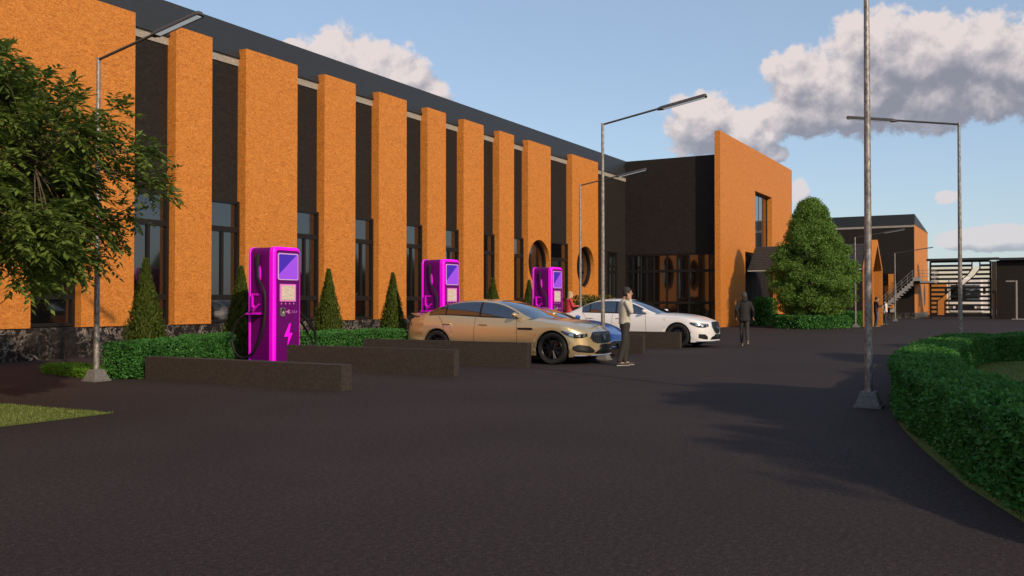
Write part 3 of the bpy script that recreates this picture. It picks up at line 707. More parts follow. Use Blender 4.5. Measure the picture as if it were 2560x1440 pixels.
# ------------------------------------------------------------------ cars
def interp(pts, x):
    if x <= pts[0][0]: return pts[0][1]
    for i in range(len(pts)-1):
        (x0, y0), (x1, y1) = pts[i], pts[i+1]
        if x <= x1:
            t = (x-x0)/(x1-x0)
            def m(j):
                if j <= 0 or j >= len(pts)-1: k = min(max(j, 0), len(pts)-2); return (pts[k+1][1]-pts[k][1])/(pts[k+1][0]-pts[k][0])
                return (pts[j+1][1]-pts[j-1][1])/(pts[j+1][0]-pts[j-1][0])
            h = x1-x0; m0, m1 = m(i)*h, m(i+1)*h
            return (2*t**3-3*t*t+1)*y0+(t**3-2*t*t+t)*m0+(-2*t**3+3*t*t)*y1+(t**3-t*t)*m1
    return pts[-1][1]
def lin(pts, x): return float(np.interp(x, [p[0] for p in pts], [p[1] for p in pts]))
def make_wheel(root, x, y, sgn, r, spokes, tw=.27):
    c = (x, y, r); b = MB()
    o = sgn
    b.lathe([(r*.70, x+o*tw*.42), (r*.80, x+o*tw*.5), (r*.93, x+o*tw*.49), (r*.99, x+o*tw*.38), (r, x+o*tw*.2), (r, x-o*tw*.2), (r*.99, x-o*tw*.4), (r*.8, x-o*tw*.5), (r*.70, x-o*tw*.42)], (0, y, r), 'x', 40)
    w = b.build('wheel', 'rubber', root, smooth=True)
    b = MB()
    b.lathe([(r*.72, x+o*tw*.43), (r*.70, x+o*tw*.46), (r*.665, x+o*tw*.42), (r*.655, x-o*tw*.4)], (0, y, r), 'x', 40)
    b.lathe([(0, x+o*tw*.36), (r*.10, x+o*tw*.37), (r*.14, x+o*tw*.30), (r*.15, x+o*tw*.1)], (0, y, r), 'x', 20)
    for k in range(spokes):
        for d in (-.10, .10) if spokes <= 12 else (0,):
            a = 2*PI*k/spokes; a2 = a+d*1.0
            p0 = Vector((x+o*tw*.33, y+r*.12*math.cos(a), r+r*.12*math.sin(a))); p1 = Vector((x+o*tw*.38, y+r*.68*math.cos(a2), r+r*.68*math.sin(a2)))
            b.tube([p0, (p0+p1)/2+Vector((o*.004, 0, 0)), p1], [r*.035, r*.028, r*.036], 5)
    b.build('rim', 'rim_black', w, smooth=True)
    b = MB(); b.lathe([(0, x+o*.02), (r*.52, x+o*.02), (r*.52, x-o*.02), (0, x-o*.02)], (0, y, r), 'x', 28); b.build('brake_disc', 'chrome', w)
def make_car(name, loc, label, cfg):
    root = empty(name, loc, PI); tag(root, label, 'car', 'cars parked in the charging bays')
    L_ = cfg['L']; Wh = cfg['W']/2; paint = cfg['paint']; r = cfg['r']; ax = cfg['axles']; Ra = r+.045
    nf, nr = cfg.get('nf', 2.5), cfg.get('nr', 3.0); af, ar = cfg.get('af', 1.05), cfg.get('ar', .8)
    def w(u):
        k = Wh*(1-.035*((u-L_*.5)/(L_*.5))**2)
        if u < af: k *= max(0, 1-(1-u/af)**nf)**(1/nf)
        if u > L_-ar: k *= max(0, 1-(1-(L_-u)/ar)**nr)**(1/nr)
        return k
    # stations by arc length
    us = sorted(set([round(L_*.5*(1-math.cos(PI*k/900)), 6) for k in range(901)]))
    # finer near the ends
    us = sorted(set([af*(k/200)**3 for k in range(200)]+[L_-ar*(k/200)**3 for k in range(200)]+us))
    pl = [(w(u), u) for u in us]; arc = [0]
    for a, c in zip(pl, pl[1:]): arc.append(arc[-1]+math.dist(a, c))
    S_ = arc[-1]; pa = np.array(pl); arc = np.array(arc)
    def at(s):
        q = np.array([np.interp(s, arc, pa[:, 0]), np.interp(s, arc, pa[:, 1])])
        e = .02; s0, s1 = max(0, s-e), min(S_, s+e)
        t = np.array([np.interp(s1, arc, pa[:, 0])-np.interp(s0, arc, pa[:, 0]), np.interp(s1, arc, pa[:, 1])-np.interp(s0, arc, pa[:, 1])]); t /= np.linalg.norm(t)
        n = np.array([t[1], -t[0]])
        if s < .03: n = np.array([0, -1.]); 
        if s > S_-.03: n = np.array([0, 1.])
        return q, n
    def s_of(u): return float(np.interp(u, pa[:, 1], arc))
    def inset(z, u):
        side = lin([(.0, .10), (.2, .065), (.32, .02), (.5, .0), (.68, .004), (.84, .03), (.95, .075), (1.1, .14)], z)
        nose = lin(cfg.get('nose', [(.1, .10), (.2, .02), (.3, .0), (.5, .03), (.7, .06), (.78, .12), (1, .3)]), z)
        tail = lin([(.1, .12), (.25, .03), (.5, .0), (.7, .03), (.9, .06), (1.1, .12)], z)
        a = max(0, 1-u/(af*.75)); c = max(0, 1-(L_-u)/(ar*.8)); a = a*a*(3-2*a); c = c*c*(3-2*c)
        return side*(1-a-c)+nose*a+tail*c
    def pos(s, z, sg=1, off=0):
        q, n = at(s); p = q-n*(inset(z, q[1])-off)
        if s < 1e-6 or s > S_-1e-6: p[0] = 0
        return Vector((sg*max(0, p[0]), -(p[1]-L_/2), z))      # local +y = forward
    zs = lambda u: interp(cfg['zs'], u)
    sill = lambda u: lin([(0, .20), (.5, .17), (ax[0], .19), (L_/2, .20), (ax[1], .2), (L_-.5, .24), (L_, .30)], u)
    def zb(u, side_=0):
        for a in ax:
            if abs(u-a) < Ra-1e-4: return r+math.sqrt(max(0, Ra*Ra-(u-a)**2))
        return sill(u)
    st_ = [0, .06, .14, .24, .34, .45, .56, .68]; u0 = at(.78)[0][1]
    st_ = [0, .05, .12, .2, .3, .4, .5, .6, .7, .8, .9, 1.0]; uu = [at(s)[0][1] for s in st_]
    uu = [x for x in uu if x < ax[0]-Ra-.02]
    def between(a, c, n): return [a+(c-a)*k/n for k in range(n+1)]
    def arch(a): return [a-Ra-.001, a-Ra+.0002]+[a-Ra*math.cos(PI*k/16) for k in range(1, 16)]+[a+Ra-.0002, a+Ra+.001]
    uu += between(max(uu)+.03, ax[0]-Ra-.03, 3)[1:] + arch(ax[0])+between(ax[0]+Ra+.06, ax[1]-Ra-.06, 22)+arch(ax[1])
    tail_s = [x for x in (at(S_-s)[0][1] for s in st_[::-1]) if x > ax[1]+Ra+.03]
    uu += tail_s; uu = sorted(set(uu))
    ss = [s_of(u) for u in uu]; ss[0] = 0; ss[-1] = S_
    m = 12; nd = 14; bd = MB(); n = len(ss)
    for sg in (1, -1):
        vs = []
        for s, u in zip(ss, uu):
            lo, hi = zb(u), zs(u)
            for j in range(m+1): vs.append(pos(s, lo+(hi-lo)*j/m, sg))
        fs = [(i*(m+1)+j, (i+1)*(m+1)+j, (i+1)*(m+1)+j+1, i*(m+1)+j+1) for i in range(n-1) for j in range(m)]
        bd.add(vs, fs)
        # wheel-arch inner lips
        for a in ax:
            lip = [(pos(s, zb(u), sg)) for s, u in zip(ss, uu) if abs(u-a) < Ra-1e-4]
            bd.add(lip+[Vector((p.x-sg*.06, p.y, p.z)) for p in lip], [(k, k+1, len(lip)+k+1, len(lip)+k) for k in range(len(lip)-1)])
    crown = lambda u: lin(cfg['crown'], u)
    vs = []
    for s, u in zip(ss, uu):
        p = pos(s, zs(u), 1)
        for k in range(nd+1):
            f = -math.cos(PI*k/nd); x = p.x*f
            rise = crown(u)*(1-abs(f)**2.4)
            crease = .012*math.exp(-((abs(f)-.62)/.09)**2)*min(1, u/.4) if u < 1.9 else 0
            vs.append((x, p.y, p.z+rise+crease))
    bd.add(vs, [(i*(nd+1)+k, i*(nd+1)+k+1, (i+1)*(nd+1)+k+1, (i+1)*(nd+1)+k) for i in range(n-1) for k in range(nd)])
    body = bd.build('body', paint, root, smooth='all')
    # underside and wheel wells
    b = MB(); b.box(-Wh+.09, Wh-.09, L_/2-ax[1]+Ra+.02, L_/2-ax[0]-Ra-.02, .17, .32); b.box(-Wh+.45, Wh-.45, -L_/2+.35, L_/2-.35, .22, .6); b.build('underbody', 'black_trim', root)
    for a in ax:
        for sg in (1, -1):
            b = MB(); N = 16; y = L_/2-a
            ar_ = [(y+(Ra+.0)*math.cos(PI*k/N), r+(Ra+.0)*math.sin(PI*k/N)) for k in range(N+1)]
            xa_, xb_ = sg*(Wh-.045), sg*(Wh-.36)
            b.add([(xa_, p[0], p[1]) for p in ar_]+[(xb_, p[0], p[1]) for p in ar_], [(k, k+1, N+2+k, N+1+k) for k in range(N)]+[tuple(range(N+1, 2*N+2))])
            b.add([(xb_, y-Ra, .1), (xb_, y+Ra, .1), (xb_, y+Ra, r), (xb_, y-Ra, r)], [(0, 1, 2, 3)])
            b.build('wheel_well', 'rubber', root)
            make_wheel(root, sg*(Wh-.155-(.0)), y, sg, r, cfg['spokes'])
    # cabin
    c0, c1 = cfg['zc'][0][0], cfg['zc'][-1][0]
    cs = [c0+(c1-c0)*k/64 for k in range(65)]
    top_w = cfg['tumble']
    def rowpt(u, t, sg):        # t 0..1 side, 1..2 roof to centre
        zc = interp(cfg['zc'], u); q, nn = at(s_of(u)); zbelt = zs(u)-.004
        wb = pos(s_of(u), zs(u)).x-.045
        hgt = max(.003, zc-zbelt); ze = zbelt+hgt*.87; we = wb-top_w*(ze-zbelt)-.10*max(0, (u-(c1-1.2))/1.2)
        bow = .30*max(0, 1-(u-c0)/1.2)-.24*max(0, 1-(c1-u)/1.2)
        if t <= 1:
            tt = t; x = wb+(we-wb)*(tt**1.25); z = zbelt+(ze-zbelt)*math.sin(tt*PI/2*.92)/math.sin(PI/2*.92)
        else:
            f = 1-(t-1); x = we*f; z = ze+(zc-ze)*(1-f**2.6)
        return Vector((sg*x, L_/2-(u+bow*(x/max(wb, .1))**2), z))
    ts = [0, .07, .22, .4, .58, .74, .87, 1.0, 1.07, 1.2, 1.4, 1.6, 1.8, 2.0]
    parts = {}
    def addq(key, q):
        parts.setdefault(key, MB()).add(q, [(0, 1, 2, 3)])
    for sg in (1, -1):
        for i in range(64):
            um = (cs[i]+cs[i+1])/2
            hg = interp(cfg['zc'], um)-zs(um)
            for j in range(len(ts)-1):
                tm = (ts[j]+ts[j+1])/2
                q = [rowpt(cs[i], ts[j], sg), rowpt(cs[i+1], ts[j], sg), rowpt(cs[i+1], ts[j+1], sg), rowpt(cs[i], ts[j+1], sg)]
                if tm < 1:
                    if tm < .07: key = 'trim' if cfg['sg'][0] < um < cfg['sg'][1] else 'body'
                    elif tm < .87 and cfg['sg'][0] < um < cfg['sg'][1]:
                        key = 'glass'
                        for pc in cfg['pillars']:
                            if abs(um-pc) < .035: key = ('pillar', sg, pc)
                    else: key = 'body'
                elif tm < 1.05: key = 'body'
                elif um < cfg['ws']: key = 'windshield'
                elif um > cfg['rw'][0] and um < cfg['rw'][1]: key = 'rear'
                else: key = 'body'
                addq(key if key not in ('glass', 'trim') else (key, sg), q)
    for key, b in parts.items():
        if key == 'body': b.build('roof', paint, root, smooth='all')
        elif key[0] == 'trim': b.build('window_trim', 'black_trim' if not cfg.get('chrome') else 'chrome', root)
        elif key[0] == 'pillar': b.build('pillar', 'black_trim', root)
        elif key == 'windshield': b.build('windscreen', 'car_glass', root, smooth='all')
        elif key == 'rear': b.build('rear_window', 'car_glass', root, smooth='all')
        else: b.build('side_window', 'car_glass', root, smooth='all')
    # patches laid on the skin: s range with lower and upper edge curves
    def patch(lo, hi, off=.004, ns=18, nz=6, sg=1):
        s0, s1 = lo[0][0], lo[-1][0]; vs = []
        for i in range(ns+1):
            s = s0+(s1-s0)*i/ns; a, c = lin(lo, s), lin(hi, s)
            for j in range(nz+1):
                z = a+(c-a)*j/nz
                vs.append(pos(abs(s), z, sg*(1 if s >= 0 else -1), off))
        return vs, [(i*(nz+1)+j, (i+1)*(nz+1)+j, (i+1)*(nz+1)+j+1, i*(nz+1)+j+1) for i in range(ns) for j in range(nz)]
    def padd(name, m_, lo, hi, off=.004, ns=18, nz=6, both=True, parent=None):
        for sg in (1, -1) if both else (1,):
            b = MB(); b.add(*patch(lo, hi, off, ns, nz, sg)); o = b.build(name, m_, parent or root, smooth='all')
        return o
    G_ = cfg['grille']; gl = G_['lo']; gh = G_['hi']
    full = lambda c: [(-a, z) for a, z in c[::-1]]+list(c[1:] if c[0][0] == 0 else c)
    g1 = padd('grille', 'black_trim', full(gl), full(gh), .006, 26, 6, both=False)
    b = MB(); smax = gl[-1][0]
    if G_['bars'] == 'v':
        nb = 15
        for k in range(nb):
            s = -smax*.93+2*smax*.93*k/(nb-1); a, c = lin(full(gl), s)+.01, lin(full(gh), s)-.01
            if c-a > .03: b.tube([pos(abs(s), a+(c-a)*t, 1 if s >= 0 else -1, .014) for t in (0, .33, .66, 1)], .006, 5)
    else:
        for z in np.linspace(min(p[1] for p in gl)+.04, max(p[1] for p in gh)-.03, 6):
            pts = [pos(abs(s), z, 1 if s >= 0 else -1, .012) for s in np.linspace(-smax*.95, smax*.95, 15) if lin(full(gl), s)+.01 < z < lin(full(gh), s)-.008]
            if len(pts) > 2: b.tube(pts, .007, 5)
    b.build('grille_bars', 'grille_metal', g1)
    b = MB(); lo_pts = [pos(abs(s), lin(full(gl), s), 1 if s >= 0 else -1, .008) for s in np.linspace(-smax, smax, 25)]; hi_pts = [pos(abs(s), lin(full(gh), s), 1 if s >= 0 else -1, .008) for s in np.linspace(smax, -smax, 25)]
    b.tube(lo_pts+hi_pts+[lo_pts[0]], .009, 5); b.build('grille_surround', 'chrome', g1)
    if cfg.get('emblem'):
        c = pos(0, cfg['emblem'], 1, .03); b = MB(); N = 20
        b.tube([c+Vector((.062*math.cos(2*PI*k/N), 0, .062*math.sin(2*PI*k/N))) for k in range(N+1)], .006, 5)
        for k in range(3): a = PI/2+2*PI*k/3; b.tube([c, c+Vector((.06*math.cos(a), 0, .06*math.sin(a)))], [.009, .002], 5)
        b.build('emblem', 'chrome', g1)
    for (lo, hi) in cfg['intakes_side']:
        padd('bumper_intake', 'black_trim', lo, hi, .004)
    lo, hi = cfg['intake_mid']; padd('lower_intake', 'black_trim', full(lo), full(hi), .004, 20, 3, both=False)
    if cfg.get('lip'): 
        b = MB(); b.tube([pos(abs(s), .205, 1 if s >= 0 else -1, .012) for s in np.linspace(-1.0, 1.0, 30)], .013, 5); b.build('front_lip', cfg['lip'], root)
    for sg in (1, -1):
        lo, hi = cfg['headlight']; b = MB(); b.add(*patch(lo, hi, .006, 16, 6, sg)); hl = b.build('headlight', 'lamp_dark', root, smooth='all')
        s0, s1 = lo[0][0], lo[-1][0]
        def sub(f0, f1, g0, g1_, off, m_, nm):
            ll = [(s0+(s1-s0)*f, lin(lo, s0+(s1-s0)*f)+(lin(hi, s0+(s1-s0)*f)-lin(lo, s0+(s1-s0)*f))*g0) for f in np.linspace(f0, f1, 6)]
            hh = [(s0+(s1-s0)*f, lin(lo, s0+(s1-s0)*f)+(lin(hi, s0+(s1-s0)*f)-lin(lo, s0+(s1-s0)*f))*g1_) for f in np.linspace(f0, f1, 6)]
            b = MB(); b.add(*patch(ll, hh, off, 8, 2, sg)); b.build(nm, m_, hl, smooth='all')
        sub(.08, .88, .80, .92, .010, 'lamp_lens', 'light_strip'); sub(.28, .48, .18, .66, .010, 'lamp_lens', 'reflector'); sub(.56, .72, .25, .66, .010, 'lamp_clear', 'reflector'); sub(.10, .20, .2, .6, .010, 'lamp_clear', 'reflector')
        lo, hi = cfg['tail']; b = MB(); b.add(*patch([(S_-a, z) for a, z in lo[::-1]], [(S_-a, z) for a, z in hi[::-1]], .006, 14, 4, sg)); b.build('tail_light', 'tail_red', root, smooth='all')
        # door seams, handles, vent
        b = MB()
        for (ud, z0, z1, lean) in cfg['seams']:
            pts = [pos(s_of(ud+lean*((z-z0)/(z1-z0))**2), z, sg, .0015) for z in np.linspace(z0, z1, 9)]; b.tube(pts, .0045, 4)
        b.tube([pos(s_of(u), .27, sg, .0015) for u in np.linspace(ax[0]+Ra+.05, ax[1]-Ra-.05, 14)], .0045, 4)
        b.build('door_seam', 'black_trim', body)
        for ud in cfg['handles']:
            b = MB(); z = cfg.get('hz', .88); b.tube([pos(s_of(ud+d), z+.0*d, sg, .022) for d in (-.12, -.06, 0, .06, .12)], [.010, .017, .018, .017, .010], 6); b.build('door_handle', paint if not cfg.get('chrome') else 'chrome', root, smooth=True)
        if cfg.get('vent'):
            uv, zv = cfg['vent']; b = MB(); b.add(*patch([(s_of(uv-.2), zv-.012), (s_of(uv-.17), zv-.028), (s_of(uv+.2), zv-.022)], [(s_of(uv-.2), zv+.01), (s_of(uv-.17), zv+.028), (s_of(uv+.2), zv+.026)], .006, 8, 2, sg)); b.build('side_vent', 'black_trim', root)
        um = cfg['mirror']; p = pos(s_of(um), zs(um), sg); zt = zs(um)
        b = MB(); b.tube([(sg*(abs(p.x)-.05), p.y, zt+.0), (sg*(abs(p.x)+.06), p.y, zt+.05), (sg*(abs(p.x)+.10), p.y, zt+.08)], [.03, .025, .03], 6); mk = b.build('mirror', 'black_trim', root, smooth=True)
        b = MB(); b.ell((sg*(abs(p.x)+.115), p.y+.01, zt+.10), (.10, .07, .055), 14, 10); b.build('mirror_cap', paint, mk, smooth='all')
        # coloured arch lip edge shadow gap
    b = MB(); c = pos(0, cfg.get('plate', .42), 1, .02); b.box(-.26, .26, c.y-.01, c.y+.012, c.z-.055, c.z+.055); b.build('number_plate', 'lamp_dark', root)
    if cfg.get('spoiler'):
        us_, z_ = cfg['spoiler']; b = MB(); prof = [(-.14, 0), (-.02, .02), (.10, .055), (.115, .07), (.10, .075), (-.02, .045), (-.14, .02)]
        y = L_/2-us_; N = 12; vs = []; n_ = len(prof)
        for k in range(N+1):
            x = -.66+1.32*k/N; dy = .10*(abs(x)/.66)**2
            vs += [(x, y-pd+dy, z_+pz) for pd, pz in prof]
        b.add(vs, [tuple(range(n_)), tuple(range(N*n_, N*n_+n_))]+[(i*n_+j, i*n_+(j+1) % n_, (i+1)*n_+(j+1) % n_, (i+1)*n_+j) for i in range(N) for j in range(n_)])
        for x in (-.45, .45): b.box(x-.03, x+.03, y-.05, y+.08, z_-.09, z_+.03)
        b.build('spoiler', paint, root, smooth=True)
    return root
GOLD = dict(L=5.42, W=1.98, paint='paint_gold', r=.362, axles=(1.14, 4.26), spokes=10, tumble=.50, plate=.40,
    zs=[(0, .70), (.12, .735), (.5, .82), (1.1, .925), (1.9, 1.005), (3.0, 1.045), (4.2, 1.085), (5.0, 1.03), (5.42, .93)],
    crown=[(0, .0), (.15, .03), (.6, .055), (1.7, .065), (2.3, .03), (4.5, .03), (5.0, .035), (5.42, .01)],
    zc=[(1.50, 1.03), (1.8, 1.13), (2.2, 1.29), (2.6, 1.415), (3.0, 1.475), (3.4, 1.48), (3.8, 1.445), (4.2, 1.365), (4.6, 1.245), (5.0, 1.11), (5.25, 1.035)],
    sg=(1.90, 4.72), pillars=(3.12, 4.12), ws=2.72, rw=(3.95, 5.05), mirror=2.08,
    grille=dict(lo=[(0, .475), (.36, .48), (.50, .52), (.585, .61)], hi=[(0, .735), (.36, .735), (.52, .72), (.585, .64)], bars='v'), emblem=.61,
    headlight=([(.66, .635), (.80, .60), (1.0, .60), (1.20, .665), (1.30, .735)], [(.66, .70), (.80, .705), (1.0, .725), (1.20, .76), (1.30, .765)]),
    intakes_side=[([(.48, .27), (.62, .265), (.92, .29), (1.04, .34)], [(.48, .33), (.62, .42), (.90, .455), (1.04, .41)])],
    intake_mid=([(0, .235), (.36, .235), (.46, .25)], [(0, .34), (.30, .34), (.46, .27)]), lip='chrome',
    tail=([(.35, .87), (.7, .84), (1.0, .83)], [(.35, .93), (.7, .94), (1.0, .90)]),
    seams=[(2.02, .3, .99, .05), (3.18, .3, 1.04, .02), (4.02, .62, 1.07, .25)], handles=(2.95, 3.98), hz=.885, vent=(1.82, .795), spoiler=(5.22, 1.06))
def shorten(c, d):          # take d metres off the front overhang
    f = lambda u: u if u <= .12 else (u-d if u > .9 else u*(.9-d)/.9)
    for k in ('zs', 'crown', 'zc'): c[k] = [(f(u), z) for u, z in c[k]]
    for k in ('axles', 'sg', 'pillars', 'rw', 'handles'): c[k] = tuple(f(u) for u in c[k])
    for k in ('ws', 'mirror', 'L'): c[k] = f(c[k])
    c['seams'] = [(f(a), z0, z1, l) for a, z0, z1, l in c['seams']]; c['vent'] = (f(c['vent'][0]), c['vent'][1]); c['spoiler'] = (f(c['spoiler'][0]), c['spoiler'][1])
shorten(GOLD, .24); GOLD['af'] = .86
WHITE = dict(L=5.45, W=1.98, paint='paint_white', r=.372, axles=(.97, 4.20), spokes=18, tumble=.42, plate=.36, chrome=False, nf=2.7, af=.95, nr=3.2,
    zs=[(0, .76), (.12, .80), (.5, .885), (1.0, .965), (1.8, 1.02), (3.0, 1.04), (4.2, 1.06), (5.0, 1.04), (5.45, .95)],
    crown=[(0, .0), (.15, .03), (.6, .055), (1.7, .06), (2.3, .03), (4.5, .05), (5.0, .05), (5.45, .01)],
    zc=[(1.45, 1.05), (1.8, 1.16), (2.2, 1.32), (2.6, 1.45), (3.0, 1.515), (3.4, 1.525), (3.8, 1.49), (4.2, 1.38), (4.55, 1.24), (4.8, 1.14), (4.95, 1.085)],
    sg=(1.88, 4.42), pillars=(3.08, 4.05), ws=2.7, rw=(3.9, 4.85), mirror=2.05, nose=[(.1, .08), (.2, .01), (.3, .0), (.5, .0), (.7, .03), (.8, .07), (1, .25)],
    grille=dict(lo=[(0, .43), (.16, .44), (.30, .52), (.40, .66)], hi=[(0, .80), (.20, .80), (.34, .785), (.40, .74)], bars='h'), emblem=.62,
    headlight=([(.56, .66), (.75, .62), (.95, .63), (1.12, .69), (1.22, .745)], [(.56, .735), (.75, .75), (.95, .775), (1.12, .79), (1.22, .785)]),
    intakes_side=[([(.62, .26), (.75, .27), (.94, .31)], [(.62, .34), (.72, .42), (.94, .43)])],
    intake_mid=([(0, .25), (.40, .25), (.50, .25)], [(0, .36), (.38, .36), (.50, .28)]), lip='chrome',
    tail=([(.35, .80), (.7, .80), (1.0, .82)], [(.35, .90), (.7, .92), (1.0, .92)]),
    seams=[(1.98, .3, 1.0, .05), (3.14, .3, 1.03, .02), (4.0, .62, 1.05, .22)], handles=(2.90, 3.92), hz=.90)
BLUE = dict(L=4.60, W=1.95, paint='paint_blue', r=.345, axles=(.98, 3.62), spokes=10, tumble=.55, plate=.30, nf=2.4,
    zs=[(0, .58), (.12, .62), (.5, .76), (1.0, .87), (1.7, .89), (2.6, .90), (3.5, .98), (4.2, .95), (4.6, .84)],
    crown=[(0, .0), (.15, .02), (.6, .03), (1.3, .05), (2.3, .02), (3.8, .02), (4.6, .01)],
    zc=[(1.25, .92), (1.5, 1.0), (1.9, 1.14), (2.3, 1.25), (2.6, 1.295), (2.9, 1.29), (3.3, 1.21), (3.7, 1.09), (4.05, .99)],
    sg=(1.6, 3.35), pillars=(2.75,), ws=2.3, rw=(3.1, 4.0), mirror=1.75,
    grille=dict(lo=[(0, .27), (.4, .27), (.55, .30)], hi=[(0, .42), (.4, .42), (.55, .36)], bars='h'),
    headlight=([(.66, .56), (.85, .55), (1.1, .63)], [(.66, .60), (.85, .66), (1.1, .68)]),
    intakes_side=[([(.68, .25), (.95, .26), (1.08, .30)], [(.68, .40), (.92, .42), (1.08, .36)])],
    intake_mid=([(0, .20), (.36, .20), (.46, .2)], [(0, .24), (.30, .24), (.46, .22)]),
    tail=([(.35, .70), (.7, .72), (.9, .74)], [(.35, .76), (.7, .78), (.9, .78)]),
    seams=[(1.65, .3, .86, .05), (2.9, .35, .9, .1)], handles=(2.7,), hz=.76)
make_car('gold_car', (19.26, 8.46+2.59, 0), 'gold four door coupe with black wheels and raised rear spoiler parked beside the low walls', GOLD)
make_car('white_car', (27.98, 8.5+2.725, 0), 'white saloon car with chrome round-edged grille parked in the farthest bay', WHITE)
make_car('blue_car', (21.95, 9.2+2.3, 0), 'low blue sports car mostly hidden behind the gold car', BLUE)

# ------------------------------------------------------------------ people
def capsule(b, p, q, r0, r1, n=10):
    p, q = Vector(p), Vector(q); b.ell(p, (r0,)*3, n, 6); b.ell(q, (r1,)*3, n, 6); b.tube([p, q], [r0, r1], n)
def loft(b, rings, n=18):      # (z, rx, ry, cx, cy)
    vs = [(cx+rx*math.cos(2*PI*k/n), cy+ry*math.sin(2*PI*k/n), z) for z, rx, ry, cx, cy in rings for k in range(n)]
    m_ = len(rings)
    b.add(vs, [tuple(range(n))[::-1], tuple(range((m_-1)*n, m_*n))]+[(i*n+k, i*n+(k+1) % n, (i+1)*n+(k+1) % n, (i+1)*n+k) for i in range(m_-1) for k in range(n)])
def remesh(o, vox, sm=3):
    r_ = o.modifiers.new('remesh', 'REMESH'); r_.mode = 'VOXEL'; r_.voxel_size = vox; r_.use_smooth_shade = True
    s_ = o.modifiers.new('smooth', 'SMOOTH'); s_.iterations = sm; s_.factor = .5
    return o
def hand(b, wrist, d, side, curl=.5):
    """palm with four fingers and a thumb; d = direction of the fingers"""
    wv = Vector(wrist); d = Vector(d).normalized(); sx = Vector(side).normalized(); sx = (sx-d*sx.dot(d)).normalized(); nrm = d.cross(sx)
    capsule(b, wv, wv+d*.03, .024, .026); 
    for k in range(4):
        o = (k-1.5)*.019; base = wv+d*.045+sx*o; capsule(b, wv+sx*o*.8+d*.01, base+d*.03, .013, .0115, 8)
        ln = (.062, .075, .070, .055)[k]; j1 = base+d*.03; dd = (d*math.cos(curl)+nrm*math.sin(curl)).normalized(); j2 = j1+dd*ln*.5
        d2 = (d*math.cos(curl*2)+nrm*math.sin(curl*2)).normalized(); capsule(b, j1, j2, .0105, .0095, 7); capsule(b, j2, j2+d2*ln*.5, .0095, .008, 7)
    t0 = wv-sx*.026+d*.012; t1 = t0-sx*.026+d*.03+nrm*.008; capsule(b, t0, t1, .013, .011, 7); capsule(b, t1, t1-sx*.002+d*.028+nrm*.012, .011, .009, 7)
